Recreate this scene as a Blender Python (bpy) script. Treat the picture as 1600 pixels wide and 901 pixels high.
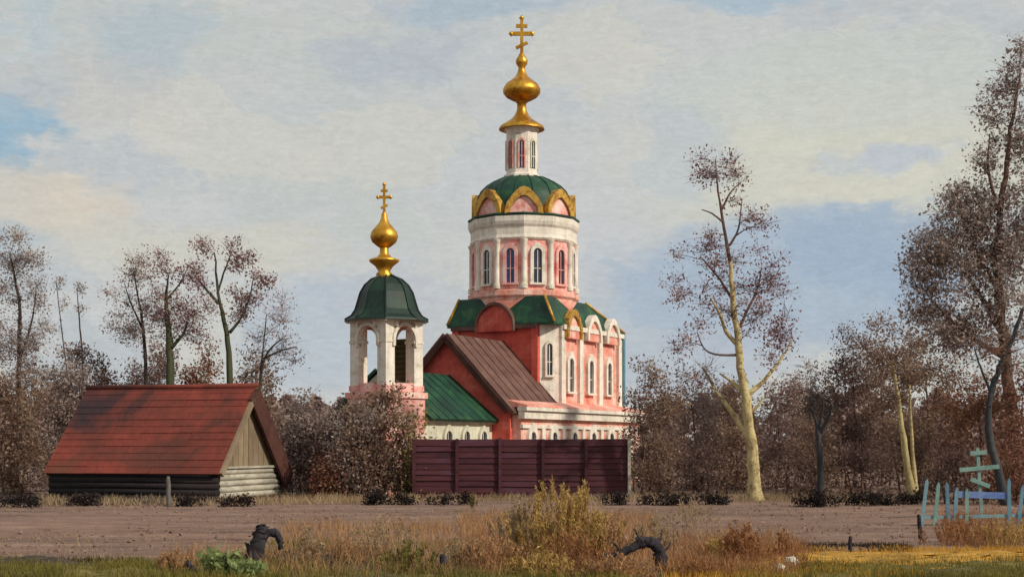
import bpy, math, random
import numpy as np
from mathutils import Vector

# ------------------------------------------------------------------ camera, sky, sun, exposure
for o in list(bpy.data.objects):
    bpy.data.objects.remove(o, do_unlink=True)
scene = bpy.context.scene
COL = scene.collection
F = 2198.0          # focal length in photo pixels (photo 1600 wide)
EYE = 2.5
HOR = 695.0         # eye level row

cam_d = bpy.data.cameras.new('camera')
cam_d.sensor_width = 36.0
cam_d.lens = 36.0 * F / 1600.0
cam_d.shift_y = (HOR - 450.5) / 1600.0
cam_d.clip_end = 6000
cam = bpy.data.objects.new('camera', cam_d)
COL.objects.link(cam)
cam.location = (0, 0, EYE)
cam.rotation_euler = (math.radians(90), 0, 0)
scene.camera = cam

SUN_AZ = (0.86, -0.51)
SUN_EL = math.radians(33)
vs = scene.view_settings
vs.view_transform = 'Standard'
vs.look = 'None'
vs.gamma = 1.0
vs.exposure = 0.0
vs.use_curve_mapping = False

def lin(r, g, b):
    def f(c):
        c /= 255.0
        return c / 12.92 if c <= 0.04045 else ((c + 0.055) / 1.055) ** 2.4
    return (f(r), f(g), f(b), 1.0)

sun_d = bpy.data.lights.new('sun', 'SUN')
sun_d.energy = 3.4
sun_d.angle = math.radians(1.0)
sun_d.color = (1.0, 0.92, 0.78)
sun = bpy.data.objects.new('sun', sun_d)
COL.objects.link(sun)
sdir = Vector((SUN_AZ[0] * math.cos(SUN_EL), SUN_AZ[1] * math.cos(SUN_EL), math.sin(SUN_EL)))
sun.rotation_euler = (-sdir).to_track_quat('-Z', 'Y').to_euler()
sun.location = (60, -40, 60)

class NT:
    """small helper around a node tree"""
    def __init__(s, tree):
        s.t = tree
        s.t.nodes.clear()
    def n(s, typ, **kw):
        nd = s.t.nodes.new(typ)
        for k, v in kw.items():
            setattr(nd, k, v)
        return nd
    def l(s, a, b):
        s.t.links.new(a, b)
    def math(s, op, a, b=None, clamp=False):
        nd = s.n('ShaderNodeMath', operation=op)
        nd.use_clamp = clamp
        for i, v in enumerate((a, b)):
            if v is None: continue
            if isinstance(v, (int, float)): nd.inputs[i].default_value = v
            else: s.l(v, nd.inputs[i])
        return nd.outputs[0]
    def mix(s, fac, a, b, blend='MIX'):
        nd = s.n('ShaderNodeMix', data_type='RGBA', blend_type=blend)
        for i, v in ((0, fac), (6, a), (7, b)):
            if isinstance(v, (int, float)): nd.inputs[i].default_value = v
            elif isinstance(v, tuple): nd.inputs[i].default_value = v
            else: s.l(v, nd.inputs[i])
        return nd.outputs[2]
    def noise(s, vec, scale, detail=4, rough=0.6, dist=0.0):
        nd = s.n('ShaderNodeTexNoise')
        nd.inputs['Scale'].default_value = scale
        nd.inputs['Detail'].default_value = detail
        nd.inputs['Roughness'].default_value = rough
        nd.inputs['Distortion'].default_value = dist
        s.l(vec, nd.inputs['Vector'])
        return nd
    def mapping(s, vec, scale=(1, 1, 1), loc=(0, 0, 0), rot=(0, 0, 0)):
        nd = s.n('ShaderNodeMapping')
        nd.inputs['Scale'].default_value = scale
        nd.inputs['Location'].default_value = loc
        nd.inputs['Rotation'].default_value = rot
        s.l(vec, nd.inputs['Vector'])
        return nd.outputs[0]
    def ramp(s, fac, stops, interp='LINEAR'):
        nd = s.n('ShaderNodeValToRGB')
        cr = nd.color_ramp
        cr.interpolation = interp
        while len(cr.elements) < len(stops): cr.elements.new(0.5)
        for e, (p, c) in zip(cr.elements, stops):
            e.position = p
            e.color = c if isinstance(c, tuple) else (c, c, c, 1)
        s.l(fac, nd.inputs[0])
        return nd.outputs[0]

world = bpy.data.worlds.new('World')
scene.world = world
world.use_nodes = True
W = NT(world.node_tree)
SKY_K = 0.1
def skyc(r, g, b):
    c = lin(r * .982, g * .984, b * .984)
    return (c[0] / SKY_K, c[1] / SKY_K, c[2] / SKY_K, 1)
wo = W.n('ShaderNodeOutputWorld')
bg = W.n('ShaderNodeBackground')
bg.inputs['Strength'].default_value = SKY_K
sky = W.n('ShaderNodeTexSky', sky_type='NISHITA')
sky.sun_disc = False
sky.sun_elevation = SUN_EL
sky.sun_rotation = math.atan2(SUN_AZ[0], SUN_AZ[1])
tc = W.n('ShaderNodeTexCoord')
gen = tc.outputs['Generated']
# turbulent displacement of the look-up direction gives ragged cloud edges
d1 = W.noise(W.mapping(gen, (1, 1, 1.8)), 9.0, 5, 0.6)
d2 = W.noise(W.mapping(gen, (1, 1, 2.4)), 42.0, 3, 0.6)
def vm(op, a, b):
    nd = W.n('ShaderNodeVectorMath', operation=op)
    for i, v in enumerate((a, b)):
        if isinstance(v, tuple): nd.inputs[i].default_value = v
        else: W.l(v, nd.inputs[i])
    return nd
off = vm('ADD', vm('MULTIPLY', vm('SUBTRACT', d1.outputs['Color'], (.5, .5, .5)).outputs[0], (.14, .14, .06)).outputs[0],
         vm('MULTIPLY', vm('SUBTRACT', d2.outputs['Color'], (.5, .5, .5)).outputs[0], (.05, .05, .024)).outputs[0]).outputs[0]
wd = vm('ADD', gen, off).outputs[0]
# patchy cloud cells of different tint
vo = W.n('ShaderNodeTexVoronoi', feature='SMOOTH_F1')
vo.inputs['Scale'].default_value = 11.0
vo.inputs['Smoothness'].default_value = 0.22
W.l(W.mapping(wd, (1, 1, 2.0), (3.1, .4, 1.7)), vo.inputs['Vector'])
sep = W.n('ShaderNodeSeparateColor')
W.l(vo.outputs['Color'], sep.inputs[0])
cells = W.ramp(sep.outputs[0], [(0.0, skyc(182, 189, 194)), (0.25, skyc(194, 198, 200)), (0.5, skyc(205, 205, 203)),
                                (0.72, skyc(197, 201, 197)), (0.88, skyc(212, 209, 198)), (1.0, skyc(190, 199, 203))])
big = W.noise(W.mapping(wd, (1, 1, 2.2), (0.6, 0, 0.3)), 6.0, 5, 0.6)
soft = W.ramp(big.outputs['Fac'], [(0.3, skyc(184, 192, 198)), (0.47, skyc(198, 201, 202)), (0.6, skyc(206, 206, 203)), (0.75, skyc(213, 210, 199))])
cloud = W.mix(0.72, soft, cells)
def blob(col, px, py, rx, ry, colr, amt=1.0, e0=.55, e1=1.15):
    c = Vector(((px - 800) / F, 1.0, (HOR - py) / F)).normalized()
    s = vm('SUBTRACT', wd, tuple(c)).outputs[0]
    k = vm('MULTIPLY', s, (F / rx, F / rx, F / ry)).outputs[0]
    ln = W.n('ShaderNodeVectorMath', operation='LENGTH')
    W.l(k, ln.inputs[0])
    m = W.n('ShaderNodeMapRange', interpolation_type='SMOOTHSTEP')
    m.inputs[1].default_value = e0
    m.inputs[2].default_value = e1
    m.inputs[3].default_value = amt
    m.inputs[4].default_value = 0.0
    W.l(ln.outputs['Value'], m.inputs[0])
    return W.mix(m.outputs[0], col, colr)
for a in [(1330, 260, 420, 130, skyc(214, 212, 196), .85), (1330, 130, 330, 70, skyc(205, 208, 201), .7),
          (1225, 445, 270, 112, skyc(172, 187, 203), .92, .7, 1.1), (1390, 400, 150, 70, skyc(163, 181, 201), .85, .65, 1.1),
          (1080, 560, 210, 60, skyc(182, 191, 203), .8), (1370, 255, 110, 30, skyc(190, 198, 207), .8),
          (15, 240, 75, 150, skyc(150, 182, 202), .9), (30, 60, 60, 60, skyc(186, 200, 206), .7), (225, 60, 120, 75, skyc(178, 192, 200), .7),
          (620, 85, 150, 48, skyc(182, 190, 198), .7), (720, 12, 150, 30, skyc(172, 188, 200), .8),
          (1180, 8, 150, 26, skyc(172, 192, 206), .8), (70, 320, 120, 60, skyc(220, 208, 190), .8),
          (300, 390, 260, 50, skyc(209, 206, 194), .8), (1070, 240, 90, 90, skyc(188, 197, 204), .6),
          (500, 520, 150, 120, skyc(184, 194, 204), .8), (640, 470, 80, 70, skyc(194, 195, 202), .5),
          (130, 120, 160, 60, skyc(201, 198, 194), .6), (860, 330, 200, 120, skyc(202, 203, 205), .6)]:
    cloud = blob(cloud, *a)
# fine streaky variation inside the clouds
st = W.noise(W.mapping(gen, (1, 1, 5.5)), 70.0, 4, 0.7)
st2 = W.noise(W.mapping(wd, (2.2, 2.2, 1.2)), 55.0, 4, 0.65)
fine = W.ramp(st.outputs['Fac'], [(0.3, 0.955), (0.7, 1.045)])
fine2 = W.ramp(st2.outputs['Fac'], [(0.3, 0.94), (0.7, 1.06)])
cloud = W.mix(1.0, cloud, fine, 'MULTIPLY')
cloud = W.mix(1.0, cloud, fine2, 'MULTIPLY')
skycol = W.mix(0.965, sky.outputs[0], cloud)
W.l(skycol, bg.inputs['Color'])
W.l(bg.outputs[0], wo.inputs['Surface'])

# ------------------------------------------------------------------ helpers
def X(px, Y): return (px - 800.0) / F * Y
def Z(py, Y): return EYE + (HOR - py) / F * Y
def GY(py): return EYE * F / (py - HOR)          # distance of a ground row
def P(px, py, Y): return np.array((X(px, Y), Y, Z(py, Y)))

MATS = {}
def paint(name, stops, scale=1.2, stretch=(1, 1, 1), rough=0.75, bump=0.15, bscale=None, metallic=0.0, spec=0.3, rnd=0.0, detail=5, bdist=0.05, shift=True, streak=0.0, marks=None, stain=None):
    """procedural coat: colours broken up by layered noise, with matching relief"""
    m = bpy.data.materials.new(name)
    m.use_nodes = True
    T = NT(m.node_tree)
    out = T.n('ShaderNodeOutputMaterial')
    b = T.n('ShaderNodeBsdfPrincipled')
    T.l(b.outputs[0], out.inputs[0])
    co = T.n('ShaderNodeTexCoord').outputs['Object']
    oi = T.n('ShaderNodeObjectInfo')
    if rnd and shift:
        sh = T.n('ShaderNodeVectorMath', operation='SCALE')
        sh.inputs[0].default_value = (17.3, 9.1, 23.7)
        T.l(oi.outputs['Random'], sh.inputs['Scale'])
        ad = T.n('ShaderNodeVectorMath', operation='ADD')
        T.l(co, ad.inputs[0]); T.l(sh.outputs[0], ad.inputs[1])
        co = ad.outputs[0]
    mp = T.mapping(co, stretch)
    n1 = T.noise(mp, scale, detail, 0.62, 0.6)
    n2 = T.noise(mp, scale * 6.0, 4, 0.7)
    f = T.math('ADD', T.math('MULTIPLY', n1.outputs['Fac'], 0.72), T.math('MULTIPLY', n2.outputs['Fac'], 0.28))
    if rnd:
        f = T.math('ADD', f, T.math('MULTIPLY', T.math('SUBTRACT', oi.outputs['Random'], 0.5), rnd))
    k = len(stops)
    col = T.ramp(f, [(0.33 + 0.34 * i / max(1, k - 1), lin(*c)) for i, c in enumerate(stops)])
    if stain:      # a blotch of its own: (centre, radii, colour, amount)
        for cc, rd, sc_, am in stain:
            sv = T.mapping(co, tuple(1 / r for r in rd), tuple(-c / r for c, r in zip(cc, rd)))
            ln = T.n('ShaderNodeVectorMath', operation='LENGTH')
            T.l(sv, ln.inputs[0])
            dd = T.math('ADD', ln.outputs['Value'], T.math('MULTIPLY', T.math('SUBTRACT', n1.outputs['Fac'], 0.5), 2.2))
            col = T.mix(T.ramp(dd, [(0.35, am), (1.0, 0.0)]), col, lin(*sc_))
    if streak:     # rain streaks and damp
        sn = T.noise(T.mapping(co, (2.6, 2.6, .22)), 1.4, 5, 0.7)
        sg = T.noise(co, .45, 4, 0.6)
        col = T.mix(1.0, col, T.ramp(T.math('ADD', T.math('MULTIPLY', sn.outputs['Fac'], .6), T.math('MULTIPLY', sg.outputs['Fac'], .4)), [(0.36, (1 - streak, 1 - streak * 1.02, 1 - streak * 1.05, 1)), (0.56, 1.0)]), 'MULTIPLY')
    if marks:      # bark scars
        mn = T.noise(T.mapping(co, (.7, .7, 2.6)), 4.2, 4, 0.65)
        mg = T.noise(T.mapping(co, (2.2, 2.2, .5)), 2.0, 4, 0.7)
        col = T.mix(T.ramp(mn.outputs['Fac'], [(0.57, 0.0), (0.66, 0.85)]), col, lin(*marks))
        col = T.mix(T.ramp(mg.outputs['Fac'], [(0.5, 0.0), (0.72, 0.7)]), col, lin(*marks))
    T.l(col, b.inputs['Base Color'])
    b.inputs['Roughness'].default_value = rough
    b.inputs['Metallic'].default_value = metallic
    b.inputs['Specular IOR Level'].default_value = spec
    if bump:
        bn = T.noise(T.mapping(co, stretch), bscale or scale * 9, 4, 0.65)
        bp = T.n('ShaderNodeBump')
        bp.inputs['Strength'].default_value = bump
        bp.inputs['Distance'].default_value = bdist
        T.l(bn.outputs['Fac'], bp.inputs['Height'])
        T.l(bp.outputs[0], b.inputs['Normal'])
    MATS[name] = m
    return m

def leafmat(name, stops, rough=0.8, trans=0.0):
    """every leaf / blade (mesh island) takes its own tone"""
    m = bpy.data.materials.new(name)
    m.use_nodes = True
    T = NT(m.node_tree)
    out = T.n('ShaderNodeOutputMaterial')
    b = T.n('ShaderNodeBsdfPrincipled')
    tl = T.n('ShaderNodeBsdfTranslucent')
    ms = T.n('ShaderNodeMixShader')
    ms.inputs[0].default_value = 0.38
    T.l(b.outputs[0], ms.inputs[1]); T.l(tl.outputs[0], ms.inputs[2])
    T.l(ms.outputs[0], out.inputs[0])
    g = T.n('ShaderNodeNewGeometry')
    co = T.n('ShaderNodeTexCoord').outputs['Object']
    nz = T.noise(co, 0.55, 3, 0.6)
    f = T.math('ADD', T.math('MULTIPLY', g.outputs['Random Per Island'], 0.55), T.math('MULTIPLY', T.math('SUBTRACT', nz.outputs['Fac'], 0.28), 1.05))
    k = len(stops)
    col = T.ramp(f, [(0.12 + 0.76 * i / max(1, k - 1), lin(*c)) for i, c in enumerate(stops)])
    T.l(col, b.inputs['Base Color'])
    T.l(col, tl.inputs['Color'])
    b.inputs['Roughness'].default_value = rough
    b.inputs['Specular IOR Level'].default_value = 0.15
    MATS[name] = m
    return m

class MB:
    """collects shapes into one mesh"""
    def __init__(s):
        s.v = []; s.f = []; s.sm = []
    def add(s, vs, fs, smooth=False):
        o = len(s.v)
        s.v += [tuple(map(float, v)) for v in vs]
        s.f += [tuple(i + o for i in f) for f in fs]
        s.sm += [smooth] * len(fs)
        return s
    def box(s, c, ex, ey, ez, hx, hy, hz):
        c, ex, ey, ez = map(np.array, (c, ex, ey, ez))
        vs = [c + ex * hx * a + ey * hy * b + ez * hz * d for d in (-1, 1) for b in (-1, 1) for a in (-1, 1)]
        return s.add(vs, [(0, 2, 3, 1), (4, 5, 7, 6), (0, 1, 5, 4), (2, 6, 7, 3), (0, 4, 6, 2), (1, 3, 7, 5)])
    def abox(s, x0, x1, y0, y1, z0, z1):
        return s.box(((x0 + x1) / 2, (y0 + y1) / 2, (z0 + z1) / 2), (1, 0, 0), (0, 1, 0), (0, 0, 1), (x1 - x0) / 2, (y1 - y0) / 2, (z1 - z0) / 2)
    def prism(s, pts, d):
        """closed outline (3-D, planar) pushed along vector d"""
        pts = [np.array(p, float) for p in pts]
        d = np.array(d, float)
        n = len(pts)
        vs = pts + [p + d for p in pts]
        fs = [tuple(range(n))[::-1], tuple(range(n, 2 * n))] + [(i, (i + 1) % n, n + (i + 1) % n, n + i) for i in range(n)]
        return s.add(vs, fs)
    def ring(s, outer, inner, d, closed=False):
        """strip between two open outlines pushed along d (an arch moulding)"""
        d = np.array(d, float)
        o = [np.array(p, float) for p in outer]; i_ = [np.array(p, float) for p in inner]
        n = len(o)
        vs = o + i_ + [p + d for p in o] + [p + d for p in i_]
        fs = []
        for k in range(n if closed else n - 1):
            q = (k + 1) % n
            fs += [(k, q, n + q, n + k), (2 * n + k, 3 * n + k, 3 * n + q, 2 * n + q), (k, 2 * n + k, 2 * n + q, q), (n + k, n + q, 3 * n + q, 3 * n + k)]
        if not closed:
            fs += [(0, n, 3 * n, 2 * n), (n - 1, 3 * n - 1, 4 * n - 1, 2 * n - 1)]
        return s.add(vs, fs)
    def lathe(s, c, prof, n=32, rot=0.0, smooth=True, cap=True):
        vs, fs = [], []
        for r, z in prof:
            for k in range(n):
                a = rot + 2 * math.pi * k / n
                vs.append((c[0] + r * math.cos(a), c[1] + r * math.sin(a), z))
        for j in range(len(prof) - 1):
            for k in range(n):
                q = (k + 1) % n
                fs.append((j * n + k, j * n + q, (j + 1) * n + q, (j + 1) * n + k))
        s.add(vs, fs, smooth)
        if cap:
            m = len(prof) - 1
            s.add([vs[k] for k in range(n)], [tuple(range(n))[::-1]])
            s.add([vs[m * n + k] for k in range(n)], [tuple(range(n))])
        return s
    def tube(s, pts, rad, n=6, smooth=True):
        pts = np.array(pts, float)
        m = len(pts)
        rad = np.broadcast_to(rad, (m,))
        tang = np.gradient(pts, axis=0)
        vs, fs = [], []
        for i in range(m):
            t = tang[i] / (np.linalg.norm(tang[i]) + 1e-9)
            a = np.cross(t, (0.31, 0.87, 0.12)); a /= np.linalg.norm(a) + 1e-9
            b = np.cross(t, a)
            for k in range(n):
                w = 2 * math.pi * k / n
                vs.append(pts[i] + rad[i] * (math.cos(w) * a + math.sin(w) * b))
        for i in range(m - 1):
            for k in range(n):
                q = (k + 1) % n
                fs.append((i * n + k, i * n + q, (i + 1) * n + q, (i + 1) * n + k))
        fs.append(tuple(range(n))[::-1])
        fs.append(tuple((m - 1) * n + k for k in range(n)))
        return s.add(vs, fs, smooth)
    def build(s, name, mat, parent=None, base=None):
        me = bpy.data.meshes.new(name)
        b = np.array(parent.location if parent is not None else (base if base is not None else (0, 0, 0)))
        if parent is not None and parent.parent is not None:
            b = b + np.array(parent.parent.location)
        me.from_pydata([tuple(np.array(v) - b) for v in s.v], [], s.f)
        me.polygons.foreach_set('use_smooth', s.sm)
        me.materials.append(MATS[mat])
        me.update()
        o = bpy.data.objects.new(name, me)
        COL.objects.link(o)
        if parent is not None: o.parent = parent
        elif base is not None: o.location = tuple(base)
        return o

def thing(name, label, cat, loc, group=None):
    o = bpy.data.objects.new(name, None)
    o.empty_display_size = 0.3
    COL.objects.link(o)
    o.location = tuple(loc)
    o['label'] = label; o['category'] = cat
    if group: o['group'] = group
    return o
def tag(o, label, cat, group=None):
    o['label'] = label; o['category'] = cat
    if group: o['group'] = group
    return o
def struct(o):
    o['kind'] = 'structure'; return o

def quads_mesh(name, V, mat, parent=None, base=(0, 0, 0), nper=4):
    """V: (n, nper, 3) array of small loose polygons in world space"""
    V = np.asarray(V, np.float32)
    n = V.shape[0]
    me = bpy.data.meshes.new(name)
    b = np.array(parent.location if parent is not None else base, np.float32)
    me.vertices.add(n * nper); me.loops.add(n * nper); me.polygons.add(n)
    me.vertices.foreach_set('co', (V.reshape(-1, 3) - b).ravel())
    me.loops.foreach_set('vertex_index', np.arange(n * nper, dtype=np.int32))
    me.polygons.foreach_set('loop_start', np.arange(0, n * nper, nper, dtype=np.int32))
    me.materials.append(MATS[mat])
    me.update(calc_edges=True)
    o = bpy.data.objects.new(name, me)
    COL.objects.link(o)
    if parent is not None:
        o.parent = parent
        o['kind'] = 'stuff'
    else: o.location = tuple(base)
    return o

def leaves(rng, C, size, aspect=1.7, droop=0.0):
    """diamond leaves at centres C"""
    n = len(C)
    a = rng.normal(size=(n, 3)); a[:, 2] -= droop
    a /= np.linalg.norm(a, axis=1, keepdims=True)
    b = np.cross(a, rng.normal(size=(n, 3)))
    b /= np.linalg.norm(b, axis=1, keepdims=True) + 1e-9
    s = (size * rng.uniform(0.55, 1.5, n))[:, None] * 0.5
    L = a * s * aspect; S = b * s
    return np.stack([C - L, C + S - L * 0.1, C + L, C - S + L * 0.1], axis=1)

def strips(rng, A, B, w):
    """thin tapered twigs from A to B"""
    d = B - A
    sd = np.cross(d, rng.normal(size=A.shape)); sd /= np.linalg.norm(sd, axis=1, keepdims=True) + 1e-9
    w = np.asarray(w)
    if w.ndim == 1: w = w[:, None]
    return np.stack([A - sd * w * .5, A + sd * w * .5, B + sd * w * .12, B - sd * w * .12], axis=1)

# ------------------------------------------------------------------ materials
paint('soil', [(90, 70, 62), (114, 91, 80), (130, 104, 92), (150, 124, 108)], 0.5, (.35, 1.7, 1), 0.95, 0.8, 3.5)
paint('verge', [(66, 58, 40), (94, 86, 48), (118, 106, 58), (146, 122, 66)], 0.7, (1, 1.6, 1), 0.95, 0.5, 8)
paint('straw_turf', [(118, 96, 48), (176, 132, 54), (208, 160, 66)], 0.9, (1, 2.2, 1), 0.95, 0.5, 8)
paint('earth', [(84, 62, 50), (106, 82, 66), (124, 98, 80)], .3, (1, 1, 1), 0.95, 0.4, 3)
paint('mud', [(44, 36, 36), (62, 52, 48), (80, 66, 58)], 1.5, (1, 2, 1), 0.8, 0.5, 8)
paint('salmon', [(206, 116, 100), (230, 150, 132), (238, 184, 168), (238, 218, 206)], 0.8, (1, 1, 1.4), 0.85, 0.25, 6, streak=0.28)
paint('west_red', [(172, 68, 60), (202, 86, 74), (218, 104, 90), (228, 128, 112)], 0.6, (1, 1, 1.4), 0.85, 0.25, 6, streak=0.25)  # deeper and redder than salmon, used on west-facing walls only
paint('rose', [(214, 118, 110), (234, 156, 146), (240, 196, 186), (240, 222, 212)], 0.9, (1, 1, 1), 0.85, 0.25, 6, streak=0.28)
paint('white_wash', [(190, 182, 162), (224, 214, 198), (238, 230, 218), (234, 202, 188)], 1.3, (1, 1, 1.6), 0.85, 0.3, 7, streak=0.3)
paint('cream_wash', [(190, 186, 160), (216, 212, 190), (230, 226, 206)], 1.0, (1, 1, 1.6), 0.85, 0.3, 7, streak=0.3)
paint('green_roof', [(20, 44, 40), (26, 60, 50), (34, 78, 56), (62, 102, 66)], 0.55, (1, 1, 2.0), 0.55, 0.2, 5, streak=0.35)
paint('dark_green_roof', [(24, 32, 32), (26, 46, 40), (30, 68, 50)], 0.6, (1, 1, .6), 0.55, 0.2, 5, streak=0.3)
paint('brown_roof', [(84, 58, 52), (106, 76, 68), (124, 96, 86)], 0.9, (1, 1, 1), 0.7, 0.3, 6, streak=0.25)
paint('gold', [(138, 88, 34), (196, 142, 48), (226, 180, 76)], 1.3, (1, 1, 1), 0.4, 0.35, 5, metallic=0.75)
paint('old_gold', [(112, 80, 46), (164, 118, 56), (204, 164, 74), (186, 138, 78)], 2.2, (1, 1, 1), 0.5, 0.3, 6, metallic=0.35)
paint('pane', [(36, 34, 48), (52, 52, 70), (66, 66, 84)], 1.5, rough=0.15, bump=0.05, spec=0.5)
paint('blue_pane', [(44, 54, 110), (62, 74, 140)], 1.5, rough=0.2, bump=0.05, spec=0.5)
paint('olive_board', [(52, 50, 36), (78, 76, 46), (98, 92, 62)], 1.5, (1, 1, .4), 0.8, 0.2)
paint('teal_pipe', [(70, 116, 132), (98, 144, 158)], 2, rough=0.5, bump=0.1)
paint('maroon_board', [(52, 24, 30), (68, 31, 37), (78, 37, 43), (76, 52, 70)], 0.5, (1, 1, 5), 0.75, 0.35, 9, rnd=0.12)
paint('rust_roof', [(74, 44, 38), (104, 52, 42), (124, 56, 46), (146, 66, 52)], 0.36, (1, 1, 1), 0.78, 0.4, 6, rnd=0.035, shift=False, streak=.2,
      stain=[((-7.0, 3.0, 4.5), (3.2, 3.0, 1.3), (50, 38, 44), .9), ((-4.0, 1.0, 2.0), (3.2, 2.0, .7), (96, 54, 44), .8), ((-7.5, 1.0, 1.6), (1.5, 2, 1.2), (112, 66, 46), .7)])
paint('rust_roof_dark', [(46, 38, 46), (72, 44, 44), (108, 52, 42)], 0.36, (1, 1, 1), 0.75, 0.4, 6, rnd=0.05, shift=False)
paint('rake_board', [(54, 32, 30), (76, 46, 40), (92, 58, 48)], 1.0, (1, 1, 1), 0.85, 0.4, 6)
paint('tan_board', [(112, 96, 76), (132, 114, 92), (150, 134, 110)], 0.8, (1, 1, .5), 0.85, 0.35, 8, rnd=0.07)
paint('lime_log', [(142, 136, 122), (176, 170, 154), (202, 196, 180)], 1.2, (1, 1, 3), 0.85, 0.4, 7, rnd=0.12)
paint('shaded_log', [(28, 25, 28), (40, 34, 36), (54, 44, 44)], 1.0, (1, 1, 3), 0.9, 0.4, 7, rnd=0.12)  # front wall's under-eave shade is put into the log colour
paint('grey_wood', [(78, 74, 74), (104, 98, 94), (128, 118, 108)], 2.0, (3, 3, .6), 0.9, 0.4, 12)
paint('stump_wood', [(32, 29, 36), (48, 44, 50), (68, 62, 64)], 2.2, (2, 2, .7), 0.9, 0.6, 10)
paint('teal_paint', [(90, 122, 118), (112, 144, 136), (132, 160, 148)], 2.5, rough=0.6, bump=0.25)
paint('blue_paint', [(78, 112, 134), (98, 132, 148), (116, 148, 154)], 2.5, rough=0.6, bump=0.25, rnd=.3)
paint('bright_blue_paint', [(74, 98, 156), (98, 122, 172), (124, 146, 176)], 2.0, rough=0.6, bump=0.25)
paint('pale_stone', [(190, 186, 170), (222, 218, 202)], 4.0, bump=0.4)
paint('birch_bark', [(84, 70, 54), (150, 130, 90), (192, 174, 124), (204, 188, 140), (160, 144, 108)], 1.9, (1.4, 1.4, 1.0), 0.85, 0.7, 9, marks=(92, 76, 56))
paint('pale_bark', [(140, 124, 92), (176, 160, 112), (196, 180, 130)], 1.3, (1, 1, .5), 0.85, 0.3, 8, marks=(96, 82, 62))
paint('dark_bark', [(46, 40, 40), (64, 54, 50), (84, 70, 62)], 1.5, (1, 1, .5), 0.9, 0.4, 8)
paint('moss_bark', [(46, 48, 38), (64, 68, 48), (84, 80, 60)], 1.5, (1, 1, .5), 0.9, 0.4, 8)
paint('brown_bark', [(72, 54, 48), (96, 74, 64), (116, 92, 80)], 1.5, (1, 1, .5), 0.9, 0.4, 8)
paint('blue_bark', [(44, 46, 48), (58, 60, 62), (82, 80, 80)], 1.5, (1, 1, .5), 0.9, 0.4, 8)
leafmat('lf_mauve', [(106, 82, 82), (138, 112, 108), (162, 138, 130), (184, 164, 152)])
leafmat('lf_grey', [(110, 94, 90), (142, 124, 118), (166, 148, 140), (188, 172, 160)])
leafmat('lf_maroon', [(96, 54, 60), (124, 82, 82), (154, 120, 116), (178, 152, 144)])
leafmat('lf_brown', [(96, 74, 64), (126, 100, 86), (148, 124, 106), (170, 148, 128)])
leafmat('lf_rust', [(98, 60, 50), (126, 84, 68), (146, 108, 88), (160, 130, 108)])
leafmat('lf_umber', [(76, 58, 58), (100, 78, 74), (120, 98, 90), (140, 120, 108)])
leafmat('lf_olive', [(99, 90, 57), (134, 122, 76), (167, 155, 99)])
leafmat('lf_dark', [(34, 28, 30), (46, 40, 40), (62, 52, 48)])
leafmat('lf_sage', [(106, 118, 74), (142, 154, 100), (170, 178, 124)])
leafmat('gr_tan', [(122, 94, 70), (158, 122, 90), (186, 146, 106), (178, 128, 84)])
leafmat('gr_ochre', [(136, 106, 62), (170, 138, 82), (198, 168, 106), (184, 154, 96)])
leafmat('gr_orange', [(112, 72, 50), (146, 100, 68), (170, 124, 86), (142, 96, 66)])
leafmat('gr_olive', [(84, 78, 46), (110, 102, 56), (136, 124, 70), (150, 130, 78)])
leafmat('gr_green', [(86, 82, 40), (116, 108, 50), (148, 136, 68)])
leafmat('gr_dark', [(44, 36, 34), (66, 54, 46), (92, 74, 58)])
leafmat('gr_yellow', [(166, 122, 50), (200, 152, 62), (216, 174, 86)])
leafmat('gr_grey', [(140, 118, 92), (166, 142, 112), (186, 164, 132)])

# ------------------------------------------------------------------ ground
rng0 = np.random.default_rng(3)
def sheet(name, xs, ys, zf, mat):
    nx, ny = len(xs), len(ys)
    gx, gy = np.meshgrid(xs, ys)
    gz = zf(gx, gy)
    V = np.stack([gx, gy, gz], -1).reshape(-1, 3)
    idx = np.arange(nx * ny).reshape(ny, nx)
    fs = np.stack([idx[:-1, :-1], idx[:-1, 1:], idx[1:, 1:], idx[1:, :-1]], -1).reshape(-1, 4)
    me = bpy.data.meshes.new(name)
    me.from_pydata(V.tolist(), [], fs.tolist())
    me.polygons.foreach_set('use_smooth', [True] * len(fs))
    me.materials.append(MATS[mat])
    o = bpy.data.objects.new(name, me)
    COL.objects.link(o)
    return struct(o)
sheet('ground', np.linspace(-2500, 2500, 11), np.linspace(-300, 4000, 11), lambda x, y: x * 0 - 0.12, 'earth')
def field_z(x, y):
    fr = 0.05 * np.sin(y * 9.0 + 0.9 * np.sin(x * .33 + y * .1)) * (0.55 + .45 * np.sin(x * .21 + y * .4))
    return fr + 0.05 * np.sin(x * .17 + 1.3) * np.sin(y * .23) + rng0.normal(0, .012, x.shape)
sheet('ploughed_field', np.linspace(-48, 48, 240), np.linspace(27.5, 72, 420), field_z, 'soil')
sheet('yard', np.linspace(-48, 48, 50), np.linspace(72.01, 140, 40), lambda x, y: 0.02 + 0 * x + rng0.normal(0, .02, x.shape), 'soil')

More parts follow.
